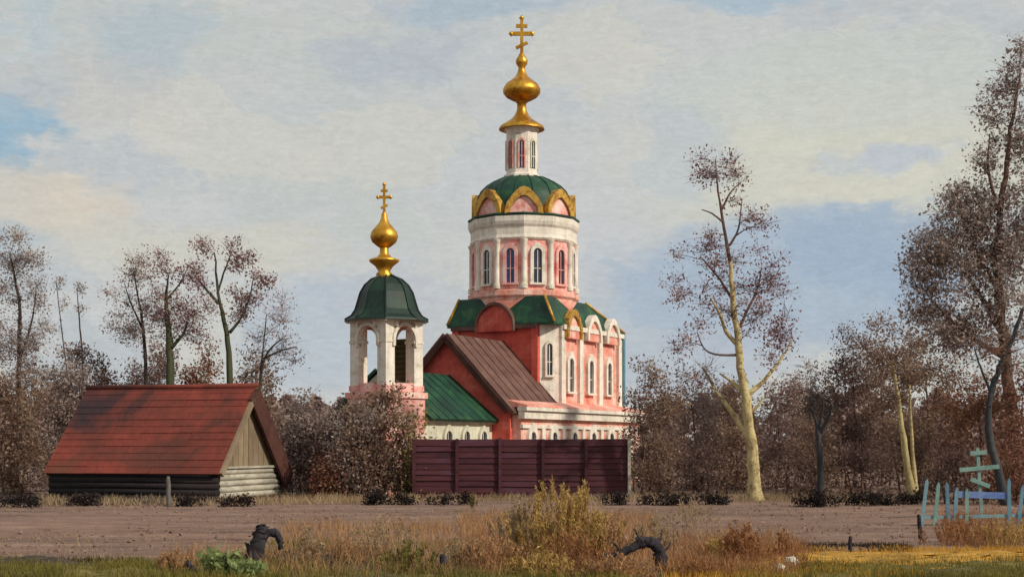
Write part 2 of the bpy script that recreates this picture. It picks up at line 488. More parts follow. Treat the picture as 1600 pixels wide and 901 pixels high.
def patch(name, rows, mat, dz, kind=True):
    """low mound of turf or mud: rows of (px_left, px_right, py) outline on the ground, slightly crowned"""
    pts = []
    for pl, pr, py in rows:
        Y = GY(py)
        pts.append((X(pl, Y), X(pr, Y), Y))
    ny = 26
    ys = np.linspace(pts[0][2], pts[-1][2], ny)
    yy = [p[2] for p in pts]
    o = np.argsort(yy)
    xl = np.interp(ys, np.array(yy)[o], np.array([p[0] for p in pts])[o])
    xr = np.interp(ys, np.array(yy)[o], np.array([p[1] for p in pts])[o])
    nx = 70
    V = []
    r = np.random.default_rng(int(abs(pts[0][0] * 100)) + 5)
    ph = r.uniform(0, 6, 6)
    for j in range(ny):
        for i in range(nx):
            t = i / (nx - 1)
            w = 0.25 * math.sin(ys[j] * 3.1 + ph[0]) + 0.15 * math.sin(ys[j] * 7.7 + ph[1])
            x = xl[j] + (xr[j] - xl[j]) * t + w
            y = ys[j] + 0.22 * math.sin(x * 1.3 + ph[2]) + 0.12 * math.sin(x * 3.9 + ph[3]) + 0.06 * math.sin(x * 9.1 + ph[4])
            e = min(1, min(j, ny - 1 - j) / 9.0) * min(1, min(i, nx - 1 - i) / 12.0)
            e = e * (1 + .25 * math.sin(x * 4.1 + ph[5]) * math.sin(y * 6.3))
            z = -0.07 + (dz + .07) * e + 0.02 * math.sin(x * 5 + y * 3) * e
            V.append((x, y, z))
    fs = [(j * nx + i, j * nx + i + 1, (j + 1) * nx + i + 1, (j + 1) * nx + i) for j in range(ny - 1) for i in range(nx - 1)]
    me = bpy.data.meshes.new(name)
    me.from_pydata(V, [], fs)
    me.polygons.foreach_set('use_smooth', [True] * len(fs))
    me.materials.append(MATS[mat])
    ob = bpy.data.objects.new(name, me)
    COL.objects.link(ob)
    return struct(ob)
sheet('grass_verge', np.linspace(-40, 40, 60), np.linspace(-12, 27.49, 30), lambda x, y: 0.05 + 0.03 * np.sin(x * .8) * np.sin(y * .6), 'verge')
patch('grass_strip', [(-200, 450, 912), (-200, 420, 898), (-200, 200, 884)], 'verge', 0.10)
patch('grass_strip', [(600, 980, 912), (640, 960, 896), (680, 930, 880)], 'verge', 0.10)
patch('grass_strip', [(1150, 1800, 912), (1240, 1800, 896), (1330, 1800, 876)], 'verge', 0.10)
patch('straw_strip', [(1020, 1420, 908), (1060, 1500, 893), (1180, 1700, 876), (1330, 1750, 858)], 'straw_turf', 0.13)
patch('mud_strip', [(-200, 200, 893), (-200, 130, 884), (-200, 60, 876)], 'mud', 0.16)
patch('mud_strip', [(390, 640, 889), (380, 600, 880), (400, 560, 868)], 'mud', 0.14)
patch('mud_strip', [(-100, 330, 789), (-100, 420, 783), (-100, 350, 778)], 'mud', 0.09)

# ------------------------------------------------------------------ church
UP = np.array((0, 0, 1.0))
def arch(O, r, w, h, n=12, pointed=0.0):
    """open outline bottom-left > arch > bottom-right, standing on O"""
    O = np.array(O); r = np.array(r)
    sp = h - w / 2
    pts = [O - r * w / 2]
    for k in range(n + 1):
        a = math.pi - math.pi * k / n
        lift = pointed * max(0, math.sin(a)) ** 6
        pts.append(O + r * (w / 2) * math.cos(a) + UP * (sp + (w / 2) * math.sin(a) + lift))
    pts.append(O + r * w / 2)
    return pts
def window(parent, O, r, n, w, h, fw=0.18, frame='white_wash', pane='pane', d=0.16, sill=True):
    O = np.array(O); r = np.array(r); n = np.array(n)
    win = MB().prism(arch(O + n * 0.005, r, w, h), n * 0.03).build('window', pane, parent)
    outer = arch(O - UP * 0.0, r, w + 2 * fw, h + fw, pointed=fw * .7)
    inner = arch(O - UP * 0.0, r, w, h)
    MB().ring(outer, inner, n * d).build('frame', frame, win)
    m = MB()
    m.box(O + n * 0.055 + UP * h * .48, r, n, UP, 0.025, 0.018, h * .47)
    m.box(O + n * 0.055 + UP * h * .42, r, n, UP, w * .49, 0.014, 0.025)
    m.build('glazing_bar', frame, win)
    if sill:
        MB().box(O + n * (d * .6) - UP * 0.06, r, n, UP, w / 2 + fw * 1.25, d * .75, 0.06).build('sill', frame, win)
    return win
def kokoshnik(parent, O, r, n, w, h, fill, trim, d=0.3, tw=0.22):
    """gable shell: filled panel with a proud arched moulding"""
    O = np.array(O); r = np.array(r); n = np.array(n)
    k = MB().prism(arch(O - n * d, r, w - tw, h - tw * .5, 14, tw * .8), n * d).build('gable_shell', fill, parent)
    MB().ring(arch(O - n * d * .9, r, w + tw, h + tw, 14, tw * 1.2), arch(O - n * d * .9, r, w - tw, h - tw * .4, 14, tw * .8), n * (d * .9 + .16)).build('moulding', trim, k)
    return k
def cross(parent, c, zb, zt, bar, t, mat='gold', yaw=0.0):
    r = np.array((math.cos(yaw), math.sin(yaw), 0)); n = np.array((-math.sin(yaw), math.cos(yaw), 0))
    c = np.array((c[0], c[1], 0.0)); H = zt - zb
    m = MB()
    m.box(c + UP * (zb + zt) / 2, r, n, UP, t, t * .8, H / 2)
    m.box(c + UP * (zb + H * .60), r, n, UP, bar / 2, t * .75, t * 1.15)
    m.box(c + UP * (zb + H * .82), r, n, UP, bar * .27, t * .7, t)
    r2 = r * math.cos(.45) + UP * math.sin(.45); u2 = -r * math.sin(.45) + UP * math.cos(.45)
    m.box(c + UP * (zb + H * .27), r2, n, u2, bar * .3, t * .7, t * .9)
    for sx in (-1, 1):
        m.lathe(c + r * sx * bar / 2, [(0.0, zb + H * .60 - t * 2), (t * 1.7, zb + H * .60), (0.0, zb + H * .60 + t * 2)], 8, cap=False)
    m.lathe(c, [(0.0, zt - t), (t * 1.8, zt + t), (0.0, zt + t * 3)], 8, cap=False)
    return m.build('cross', mat, parent)

TH = math.radians(28)
S_ = np.array((math.cos(TH), -math.sin(TH), 0))     # outward south (right, towards viewer)
W_ = np.array((-math.sin(TH), -math.cos(TH), 0))    # outward west (left, towards viewer)
E_ = -W_; N_ = -S_
SW = np.array((X(863, 84), 84.0, 0))
Lw, Ls = 6.9, 10.0
CH = thing('church', 'salmon pink church with green dome, gold kokoshniks and gilded onion cupola behind maroon fence', 'church', (SW[0], SW[1], 0))
zt = 9.75
ch = 0.85
# main block walls: red west face, white chamfered corner, salmon south face
NWc = SW + N_ * Lw; SEc = SW + E_ * Ls; NEc = NWc + E_ * Ls
a1 = SW + N_ * ch; a2 = SW + E_ * ch
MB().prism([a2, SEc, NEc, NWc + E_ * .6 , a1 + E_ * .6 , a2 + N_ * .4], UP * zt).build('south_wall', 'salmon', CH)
MB().prism([NWc, NWc + E_ * .55, a1 + E_ * .55, a1], UP * (zt + .02)).build('west_wall', 'west_red', CH)
MB().prism([a1 + E_ * .01, a1 + E_ * .7, a2 + N_ * .38, a2 - E_ * .0], UP * (zt + .06)).build('corner_wall', 'white_wash', CH)
cn = (S_ + W_) / math.sqrt(2); cr = (S_ - W_) / math.sqrt(2)
cr = (a2 - a1) / np.linalg.norm(a2 - a1)
window(CH, (a1 + a2) / 2 + UP * 6.7, cr, cn, 0.34, 1.9, 0.12)
# pilasters, cornice
for k, (p, r, n, w) in enumerate([(a2 + E_ * .3, E_, S_, .28), (SW + E_ * 3.7, E_, S_, .25), (SW + E_ * 6.6, E_, S_, .25), (SEc - E_ * .3, E_, S_, .28), (a1 + N_ * .25, N_, W_, .22), (NWc + S_ * .3, N_, W_, .22)]):
    MB().box(p + UP * (zt - 2.6) + n * .1, r, n, UP, w, .11, 2.6).build('pilaster', 'white_wash' if k < 4 else 'west_red', CH)
MB().box(SW + E_ * (ch + (Ls - ch) / 2 + .02) + S_ * .16 + UP * (zt - .12), E_, S_, UP, (Ls - ch) / 2 - .04, .2, .14).build('cornice', 'white_wash', CH)
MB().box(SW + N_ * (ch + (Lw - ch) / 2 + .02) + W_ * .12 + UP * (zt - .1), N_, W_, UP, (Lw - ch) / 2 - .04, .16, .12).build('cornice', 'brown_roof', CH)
# downpipe at the far right corner
MB().tube([SEc + S_ * .25 + E_ * .05 + UP * z for z in (3.2, 6, 9.3, 9.8)], .13, 8).build('downpipe', 'teal_pipe', CH)
# windows and shells on the south face
for e, w in ((2.3, .62), (5.2, .6), (8.0, .55)):
    window(CH, SW + E_ * e + UP * 5.75, E_, S_, w, 2.05, 0.26, d=.2)
for e, w, h_ in ((2.3, 1.9, 1.0), (5.2, 1.9, .62), (8.1, 1.9, .62)):
    kokoshnik(CH, SW + E_ * e + S_ * .3 + UP * (zt - .75), E_, S_, w, 1.0 + h_ * .3, 'salmon', 'old_gold' if e < 4 else 'white_wash')
kokoshnik(CH, SW + N_ * 3.75 + W_ * .3 + UP * (zt - .35), N_, W_, 2.6, 1.55, 'west_red', 'brown_roof', .45, .11)
# block roof: hipped, rising to the drum
DC = SW + N_ * (Lw / 2 + .15) + E_ * (Lw / 2 - .25)
o4 = [SW + (S_ + W_) * .25, SEc + (S_ + E_) * .25, NEc + (N_ + E_) * .25, NWc + (N_ + W_) * .25]
zr0, zr1 = zt + .1, 11.5
io = 2.95
i4 = [DC + (S_ + W_) * io, DC + (S_ + E_) * io, DC + (N_ + E_) * io, DC + (N_ + W_) * io]
m = MB()
m.add([p + UP * (zr0 - .12) for p in o4] + [p + UP * zr0 for p in o4] + [p + UP * zr1 for p in i4],
      [(0, 3, 2, 1)] + [(k, (k + 1) % 4, 4 + (k + 1) % 4, 4 + k) for k in range(4)] + [(4 + k, 4 + (k + 1) % 4, 8 + (k + 1) % 4, 8 + k) for k in range(4)] + [(8, 9, 10, 11)])
roof = m.build('roof', 'green_roof', CH)
for k in range(4):
    MB().tube([o4[k] + UP * (zr0 + .03), i4[k] + UP * (zr1 + .03)], .09, 6).build('roof_ridge', 'old_gold', roof)

# drum, 12-sided
Rd = 3.24
YD = DC[1]
zd0, zd1 = 10.6, Z(350, YD)
vrot = -math.pi / 2
MB().lathe(DC, [(Rd + .12, zd0), (Rd + .12, 11.45), (Rd + .26, 11.6), (Rd + .26, 11.9), (Rd, 12.0)], 12, vrot, False).build('drum_base', 'salmon', CH)
MB().lathe(DC, [(Rd, 11.9), (Rd, zd1)], 12, vrot, False).build('drum', 'rose', CH)
Ra = Rd * math.cos(math.pi / 12)
for k in range(12):
    a = vrot + 2 * math.pi * (k + .5) / 12
    n = np.array((math.cos(a), math.sin(a), 0)); r = np.array((-math.sin(a), math.cos(a), 0))
    if n[1] > .55: continue
    window(CH, DC + n * Ra + UP * 12.35, r, n, .52, 2.1, .2, 'rose' if k % 2 else 'white_wash', 'blue_pane' if k == 11 else 'pane', .14)
for k in range(12):
    a = vrot + 2 * math.pi * k / 12
    n = np.array((math.cos(a), math.sin(a), 0)); r = np.array((-math.sin(a), math.cos(a), 0))
    if n[1] > .6: continue
    MB().lathe(DC + n * (Rd + .02), [(.24, 12.0), (.24, 12.25), (.17, 12.35), (.155, 14.7), (.22, 14.85), (.24, 15.0)], 8).build('pilaster', 'white_wash', CH)
MB().lathe(DC, [(Rd + .06, 14.98), (Rd + .16, 15.1), (Rd + .1, 15.3), (Rd + .1, 15.75), (Rd + .2, 15.9), (Rd + .26, 16.1), (Rd + .26, zd1 + .02), (Rd - .2, zd1 + .06)], 12, vrot, False).build('drum_cornice', 'white_wash', CH)
MB().lathe(DC, [(Rd + .15, zd1 + .05), (Rd + .28, zd1 + .1), (Rd + .28, zd1 + .2), (Rd - .3, zd1 + .3)], 12, vrot, False).build('cornice_flashing', 'green_roof', CH)
for k in range(8):
    a = vrot + 2 * math.pi * k / 8
    n = np.array((math.cos(a), math.sin(a), 0)); r = np.array((-math.sin(a), math.cos(a), 0))
    kokoshnik(CH, DC + n * (Rd - .16) + UP * (zd1 + .15), r, n, 2.05, 1.0, 'rose', 'old_gold', .5, .3)
# green cap
pr = [(3.0, zd1 + .1)] + [(X(816 + rp, YD) - X(816, YD), Z(py, YD)) for rp, py in ((74, 322), (72, 312), (67, 302), (58, 293), (47, 286), (36, 281), (28, 279))]
MB().lathe(DC, pr, 40).build('dome', 'green_roof', CH)
m = MB()
for k in range(16):
    a = 2 * math.pi * (k + .5) / 16
    m.tube([(DC[0] + (r_ + .015) * math.cos(a), DC[1] + (r_ + .015) * math.sin(a), z_ + .015) for r_, z_ in pr[1:]], .035, 4)
m.build('dome_seam', 'green_roof', CH)
# lantern
sc = YD / F
LC = DC + np.array((-0.12, 0, 0))
def zz(py): return Z(py, YD)
MB().lathe(LC, [(30 * sc, zz(284)), (30 * sc, zz(276)), (26 * sc, zz(274)), (26 * sc, zz(206)), (29 * sc, zz(204)), (31 * sc, zz(199)), (31 * sc, zz(196))], 8, vrot + math.pi / 8, False).build('lantern', 'white_wash', CH)
for k in range(8):
    a = vrot + math.pi / 4 * k + math.pi / 8 * 0
    n = np.array((math.cos(a), math.sin(a), 0)); r = np.array((-math.sin(a), math.cos(a), 0))
    if n[1] > .6: continue
    window(CH, LC + n * (26 * sc * math.cos(math.pi / 8)) + UP * (zz(266)), r, n, .28, 1.7, .09, 'rose' if k in (0, 7) else 'cream_wash', 'pane', .07, False)
MB().lathe(LC, [(36 * sc, zz(203)), (35 * sc, zz(199)), (26 * sc, zz(193)), (17 * sc, zz(187)), (11 * sc, zz(180)), (7.5 * sc, zz(172)), (7 * sc, zz(162)), (10 * sc, zz(160)), (9 * sc, zz(156))], 16).build('lantern_cap', 'gold', CH)
on = MB().lathe(LC, [(7 * sc, zz(160)), (15 * sc, zz(157)), (24 * sc, zz(152)), (29 * sc, zz(146)), (29.5 * sc, zz(140)), (25 * sc, zz(132)), (17 * sc, zz(126)), (10 * sc, zz(120)), (6 * sc, zz(112)), (5 * sc, zz(106)), (9 * sc, zz(100)), (9.5 * sc, zz(95)), (6 * sc, zz(89)), (3.5 * sc, zz(84))], 28).build('onion_dome', 'gold', CH)
cross(CH, LC, zz(86), zz(31), 33 * sc, 2.5 * sc)

# nave with steep gabled roof running west from the block
WC = SW + N_ * (Lw / 2)
Ln, hw = 6.4, 4.0
ze, zp = 4.45, 8.65
A = WC + W_ * Ln
MB().prism([A + S_ * hw, A + S_ * hw + UP * ze, A + UP * (zp - .1), A + N_ * hw + UP * ze, A + N_ * hw], E_ * .5).build('gable_wall', 'west_red', CH)
MB().prism([A + S_ * (hw - .02) + E_ * .5, A + S_ * (hw - .02) + E_ * (Ln + .3), A + S_ * (hw - .5) + E_ * (Ln + .3), A + S_ * (hw - .5) + E_ * .5], UP * ze).build('nave_wall', 'salmon', CH)
sl = math.hypot(hw, zp - ze)
for sgn, sd in ((1, S_), (-1, N_)):
    dn = (sd * hw + UP * (ze - zp)) / sl
    nr = np.cross(E_, dn) * (1 if sgn > 0 else 1)
    nr = sd * ((zp - ze) / sl) + UP * (hw / sl)
    p0 = A + W_ * .35 + UP * (zp + .05)
    rf = MB().prism([p0, p0 + dn * (sl + .45), p0 + dn * (sl + .45) + nr * .16, p0 + nr * .16], E_ * (Ln + .35)).build('nave_roof', 'brown_roof', CH)
    nc = 7
    m = MB()
    for q in range(nc + 1):
        c0 = p0 + E_ * (.03 + (Ln + .28) * q / nc) + nr * .18
        m.tube([c0, c0 + dn * (sl + .42)], .035, 4)
    m.build('roof_seam', 'brown_roof', rf)
    MB().box(A + W_ * .37 + UP * (zp - .08) + dn * (sl / 2) , W_, dn, nr, .05, sl / 2, .16).build('gable_board', 'rake_board', CH)
# low south aisle with white cornice below the block
aw = hw + .55
B0 = A + E_ * .25 + S_ * (aw + .0)
La = Ln + Ls + .6
zc = 4.3
MB().prism([B0, B0 + E_ * La, B0 + E_ * La + N_ * 1.6, B0 + N_ * 1.6], UP * zc).build('aisle_wall', 'salmon', CH)
m = MB()
m.box(B0 + E_ * La / 2 + S_ * .12 + UP * (zc - .1), E_, S_, UP, La / 2 + .15, .2, .22)
m.box(B0 + E_ * La / 2 + S_ * .18 + UP * (zc + .22), E_, S_, UP, La / 2 + .2, .3, .1)
m.box(B0 + E_ * La / 2 + S_ * .05 + UP * (zc - .75), E_, S_, UP, La / 2 + .05, .1, .1)
m.build('aisle_cornice', 'white_wash', CH)
MB().prism([B0 + S_ * .4 + UP * (zc + .33), B0 + S_ * .4 + UP * (zc + .42), B0 + N_ * 1.9 + UP * (zc + 1.0), B0 + N_ * 1.9 + UP * (zc + .33)], E_ * La).build('aisle_roof', 'salmon', CH)
for e in (1.2, 3.9, 6.6, 9.3, 12.0, 14.7):
    window(CH, B0 + E_ * e + UP * 1.5, E_, S_, .62, 1.75, .3, d=.2)
    MB().box(B0 + E_ * (e + 1.35) + S_ * .07 + UP * 1.72, E_, S_, UP, .2, .09, 1.72).build('pilaster', 'white_wash', CH)
# porch between gable and bell tower, green gabled roof
hp, zpe, zpr, Lp = 2.85, 4.05, 6.35, 7.2
PB = A - E_ * 0.0
MB().prism([PB + S_ * hp, PB + S_ * hp + UP * zpe, PB + UP * (zpr - .1), PB + N_ * hp + UP * zpe, PB + N_ * hp], W_ * Lp).build('porch_wall', 'cream_wash', CH)
slp = math.hypot(hp, zpr - zpe)
for sd in (S_, N_):
    dn = (sd * hp + UP * (zpe - zpr)) / slp
    nr = sd * ((zpr - zpe) / slp) + UP * (hp / slp)
    p0 = PB + UP * (zpr + .03) + W_ * .02
    rf = MB().prism([p0, p0 + dn * (slp + .5), p0 + dn * (slp + .5) + nr * .14, p0 + nr * .14], W_ * (Lp + .1)).build('porch_roof', 'green_roof', CH)
    m = MB()
    for q in range(9):
        c0 = p0 + W_ * (.05 + Lp * q / 8) + nr * .16
        m.tube([c0, c0 + dn * (slp + .48)], .03, 4)
    m.build('roof_seam', 'green_roof', rf)
MB().box(PB + S_ * (hp + .1) + W_ * (Lp / 2) + UP * (zpe - .22), W_, S_, UP, Lp / 2 - .05, .14, .16).build('porch_cornice', 'white_wash', CH)
for e in (1.1, 3.0, 4.9):
    window(CH, PB + W_ * e + S_ * hp + UP * 2.0, W_, S_, .6, 1.25, .2, 'cream_wash', 'pane', .15)

# ------------------------------------------------------------------ bell tower
YB = 71.0
BC = np.array((X(604, YB), YB, 0))
sb = YB / F
def zb(py): return Z(py, YB)
BT = thing('bell_tower', 'open-arched rose and white bell tower with dark green bell-shaped roof and small gilt onion', 'bell tower', BC)
tb = math.radians(-90 + 4)
hd = 1.83                           # half diagonal
crn = [BC + hd * np.array((math.cos(tb + k * math.pi / 2), math.sin(tb + k * math.pi / 2), 0)) for k in range(4)]
fl, sp_, hd_ = zb(612), zb(532), zb(503)
MB().prism([BC + (c - BC) * 1.06 for c in crn], UP * (fl - .35)).build('tower_base', 'rose', BT)
MB().prism([BC + (c - BC) * 1.14 + UP * (fl - .34) for c in crn], UP * .3).build('tower_cornice', 'salmon', BT)
for k in range(4):
    c = crn[k]
    u = (c - BC) / np.linalg.norm(c - BC)
    e1 = (crn[(k + 1) % 4] - c); e1 /= np.linalg.norm(e1)
    e2 = (crn[(k - 1) % 4] - c); e2 /= np.linalg.norm(e2)
    ct = c + (e1 + e2) * .305
    mat_p = 'white_wash' if k in (0, 1, 3) else 'rose'
    pr_ = MB().box(ct + UP * ((fl - .03 + hd_ - .05) / 2), e1, e2, UP, .305, .305, (hd_ - fl - .02) / 2).build('pier', mat_p, BT)
    MB().box(ct + UP * (fl + .16), e1, e2, UP, .35, .35, .14).build('pier_base', 'rose', pr_)
    MB().box(ct + UP * (sp_ - .1), e1, e2, UP, .345, .345, .07).build('pier_capital', 'white_wash', pr_)
for k in range(4):
    p, q = crn[k], crn[(k + 1) % 4]
    r = (q - p) / np.linalg.norm(q - p)
    n = np.cross(r, UP)
    mid = (p + q) / 2
    full = np.linalg.norm(q - p)
    ow = full - 1.22
    # parapet and arch spandrel
    MB().box(mid - n * .14 + UP * (fl + .2), r, n, UP, ow / 2 - .005, .09, .22).build('parapet', 'rose', BT)
    ar = arch(mid - n * .2 + UP * (sp_ - .35), r, ow, .35 + ow * .5)
    top = [np.array((a_[0], a_[1], hd_ - .06)) for a_ in ar]
    sp = MB().ring(top, ar, n * .16).build('arch_spandrel', 'white_wash', BT)
    MB().ring(arch(mid - n * .06 + UP * (sp_ - .35), r, ow + .34, .35 + ow * .5 + .17), arch(mid - n * .06 + UP * (sp_ - .35), r, ow + .02, .35 + ow * .5 - .01), n * .16).build('arch_moulding', 'white_wash', sp)
    sh = kokoshnik(BT, mid + n * .02 + UP * (hd_ - .3), r, n, full * .5, .62, 'salmon', 'white_wash', .3, .12)
    if k == 1:   # added boards on the far right side block the sky to darken the opening
        for j in range(9):
            MB().box(mid - n * .25 + UP * (fl + .5 + j * .26), r, n * .8 + UP * .6, UP * .8 - n * .6, ow / 2, .03, .15).build('sky_blocking_board', 'olive_board', BT)
MB().prism([BC + (c - BC) * 1.12 + UP * (hd_ - .08) for c in crn], UP * .2).build('eave_cornice', 'white_wash', BT)
prb = [(58 * sb, zb(500)), (66 * sb, zb(503)), (65 * sb, zb(500)), (55 * sb, zb(494)), (49 * sb, zb(485)), (45 * sb, zb(472)), (41 * sb, zb(458)), (34 * sb, zb(446)), (24 * sb, zb(437)), (12 * sb, zb(432)), (9 * sb, zb(430))]
MB().lathe(BC, prb, 8, tb, False).build('tower_roof', 'dark_green_roof', BT)
m = MB()
for k in range(8):
    a = tb + 2 * math.pi * k / 8
    m.tube([(BC[0] + (r_ + .01) * math.cos(a), BC[1] + (r_ + .01) * math.sin(a), z_ + .02) for r_, z_ in prb[2:]], .045, 5)
m.build('roof_ridge', 'dark_green_roof', BT)
G = BC + np.array((-.12, 0, 0))
MB().lathe(G, [(12 * sb, zb(434)), (13 * sb, zb(428)), (9 * sb, zb(424)), (14 * sb, zb(416)), (23 * sb, zb(409)), (24 * sb, zb(406)), (12 * sb, zb(402)), (7 * sb, zb(396)), (6.5 * sb, zb(386))], 14).build('spire_collar', 'gold', BT)
MB().lathe(G, [(6 * sb, zb(388)), (12 * sb, zb(384)), (19 * sb, zb(378)), (22 * sb, zb(370)), (20 * sb, zb(362)), (14 * sb, zb(355)), (8 * sb, zb(348)), (5 * sb, zb(341)), (4.5 * sb, zb(335)), (2.2 * sb, zb(331))], 20).build('onion_dome', 'gold', BT)
cross(BT, G, zb(335), zb(290), 20 * sb, 1.9 * sb)

# ------------------------------------------------------------------ maroon board fence in front of the church
R = random.Random(11)
YF = 65.0
FN = thing('board_fence', 'long dark maroon fence of horizontal boards in front of the pink church', 'fence', (X(815, YF), YF, 0))
xl, xr = X(647, YF), X(983, YF)
nb, nrw = 5, 10
for k in range(nb + 1):
    xx = xl + (xr - xl) * k / nb
    MB().abox(xx - .07, xx + .07, YF - .16, YF - .04, -.1, 2.78 + R.uniform(-.06, .08)).build('post', 'maroon_board' if k < nb else 'lime_log', FN)
for k in range(nb):
    for j in range(nrw):
        x0 = xl + (xr - xl) * k / nb + .012; x1 = xl + (xr - xl) * (k + 1) / nb - .012
        z0 = .08 + j * .268 + R.uniform(-.02, .02)
        t = R.uniform(-.016, .016)
        c = np.array(((x0 + x1) / 2, YF + R.uniform(-.012, .012), z0 + .13))
        rr = np.array((math.cos(t), 0, math.sin(t))); uu = np.array((-math.sin(t), 0, math.cos(t)))
        tw_ = -.17 + R.uniform(-.05, .05)
        nn = np.array((0, 1, 0)) * math.cos(tw_) + uu * math.sin(tw_); uu2 = uu * math.cos(tw_) - np.array((0, 1, 0)) * math.sin(tw_)
        MB().box(c, rr, nn, uu2, (x1 - x0) / 2, .02, .158).build('board', 'maroon_board', FN)

# ------------------------------------------------------------------ old shed
gd = np.array((.287, .958, 0)); gd /= np.linalg.norm(gd)      # along the gable, away from viewer
ld = np.array((-gd[1], gd[0], 0))                             # along the front, to the left
SC = np.array((X(337, 62), 62.0, 0))
LS, DS = 8.3, 6.6
zeave, zrid = 1.42, 5.15
SH = thing('shed', 'old log shed with steep rusty red roof and tan boarded gable', 'shed', SC)
# log walls
for j in range(5):
    z = .14 + j * .27
    MB().tube([SC + ld * (-.15) + UP * z, SC + ld * (LS * .5) + UP * (z + .01), SC + ld * (LS + .15) + UP * z], .145, 9).build('log', 'shaded_log', SH)
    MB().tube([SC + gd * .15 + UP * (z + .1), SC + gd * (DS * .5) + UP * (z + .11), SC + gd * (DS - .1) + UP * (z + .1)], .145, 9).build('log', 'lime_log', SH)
    MB().tube([SC + ld * LS + gd * .15 + UP * (z + .1), SC + ld * LS + gd * (DS - .1) + UP * (z + .1)], .145, 9).build('log', 'shaded_log', SH)
MB().prism([SC + gd * (DS - .1), SC + gd * (DS - .1) + ld * LS, SC + gd * (DS - .3) + ld * LS, SC + gd * (DS - .3)], UP * 1.4).build('back_wall', 'shaded_log', SH)
# gable boards: vertical planks cut to the slope
nbd = 13
for k in range(nbd):
    t0, t1 = (k + .04) / nbd, (k + .96) / nbd
    def hz(t): return zeave + .06 + (zrid - zeave - .1) * (1 - abs(2 * t - 1))
    zb0 = 1.46 + R.uniform(-.05, .05)
    of = -ld * R.uniform(.02, .05)
    pts = [SC + of + gd * (DS * t0) + UP * zb0, SC + of + gd * (DS * t1) + UP * zb0, SC + of + gd * (DS * t1) + UP * max(zb0 + .03, hz(t1))]
    if t0 < .5 < t1: pts.append(SC + of + gd * (DS * .5) + UP * hz(.5))
    pts.append(SC + of + gd * (DS * t0) + UP * max(zb0 + .03, hz(t0)))
    MB().prism(pts, ld * .04).build('gable_board', 'tan_board', SH)
MB().prism([SC + ld * LS + gd * 0 + UP * zeave, SC + ld * LS + gd * DS + UP * zeave, SC + ld * LS + gd * DS / 2 + UP * (zrid - .1)], -ld * .05).build('gable_wall', 'rake_board', SH)
MB().box(SC - ld * .16 + gd * (DS / 2) + UP * 1.5, gd, ld, UP, DS / 2 - .1, .07, .05).build('gable_ledge', 'lime_log', SH)
# roof: overlapping courses of long boards on each slope
rise = zrid - zeave; run = DS / 2; sl = math.hypot(run, rise)
ridge0 = SC + gd * run + UP * (zrid + .05)
for side, sd in ((0, -gd), (1, gd)):
    dn = (sd * run - UP * rise) / sl
    nr = (sd * rise + UP * run) / sl
    ov = .28 if side == 0 else .55
    rt = MB().prism([ridge0 - nr * .06 - ld * .2, ridge0 - nr * .06 - ld * .2 + dn * (sl + ov), ridge0 - nr * .24 - ld * .2 + dn * (sl + ov), ridge0 - nr * .2 - ld * .2], ld * (LS + .5)).build('roof_slope', 'rust_roof' if side == 0 else 'rake_board', SH)
    nco = 13
    cw = (sl + ov + .05) / nco
    for j in range(nco):
        segs = 3
        cuts = [0, R.uniform(1.5, 3.6), R.uniform(4.6, 7.0), LS + .66]
        for q in range(len(cuts) - 1):
            L0, L1 = cuts[q] + .01, cuts[q + 1] - .01
            if L1 - L0 < .2: continue
            jit = R.uniform(-.012, .012)
            c = ridge0 + dn * (cw * (j + .5) + jit) + nr * (.0 + R.uniform(-.008, .012)) + ld * ((L0 + L1) / 2 - .28)
            tl = .05
            d2 = dn * math.cos(tl) + nr * math.sin(tl); n2 = nr * math.cos(tl) - dn * math.sin(tl)
            dark = side == 0 and (c - SC).dot(ld) > LS * (.42 + .07 * j) + R.uniform(-.8, .8) and j < 8
            MB().box(c, ld, d2, n2, (L1 - L0) / 2, cw * .54, .022).build('roof_board', 'rust_roof' if side == 0 else 'rake_board', rt)
    # heavy rake
    wv = .20 if side == 0 else .8
    MB().box(ridge0 - ld * .34 + dn * (sl + ov) / 2 - nr * (wv * .55), ld, dn, nr, .07, (sl + ov) / 2, wv * .62).build('rake_board', 'tan_board' if side == 0 else 'rake_board', SH)
MB().tube([ridge0 + UP * .06 - ld * .4, ridge0 + UP * .03 + ld * LS * .5, ridge0 + UP * .06 + ld * (LS + .4)], .12, 8).build('ridge_cap', 'rust_roof', SH)

# thin post in front of the shed
def post(px, pyb, pyt, r, mat, name, label, cat, lean=0.0, rough=.02):
    Y = GY(pyb)
    b = np.array((X(px, Y), Y, -.05))
    h = (pyb - pyt) / F * Y
    rg = random.Random(px)
    pts = [b + UP * (h * t) + np.array((lean * t + rg.uniform(-rough, rough), rg.uniform(-rough, rough), 0)) for t in (0, .2, .45, .7, .9, 1)]
    o = MB().tube(pts, [r * 1.15, r, r * .95, r * .92, r * .85, r * .6], 9).build(name, mat, None, b)
    return tag(o, label, cat)
post(263, 792, 742, .10, 'grey_wood', 'wooden_post', 'thin weathered grey post standing before the shed front', 'post')

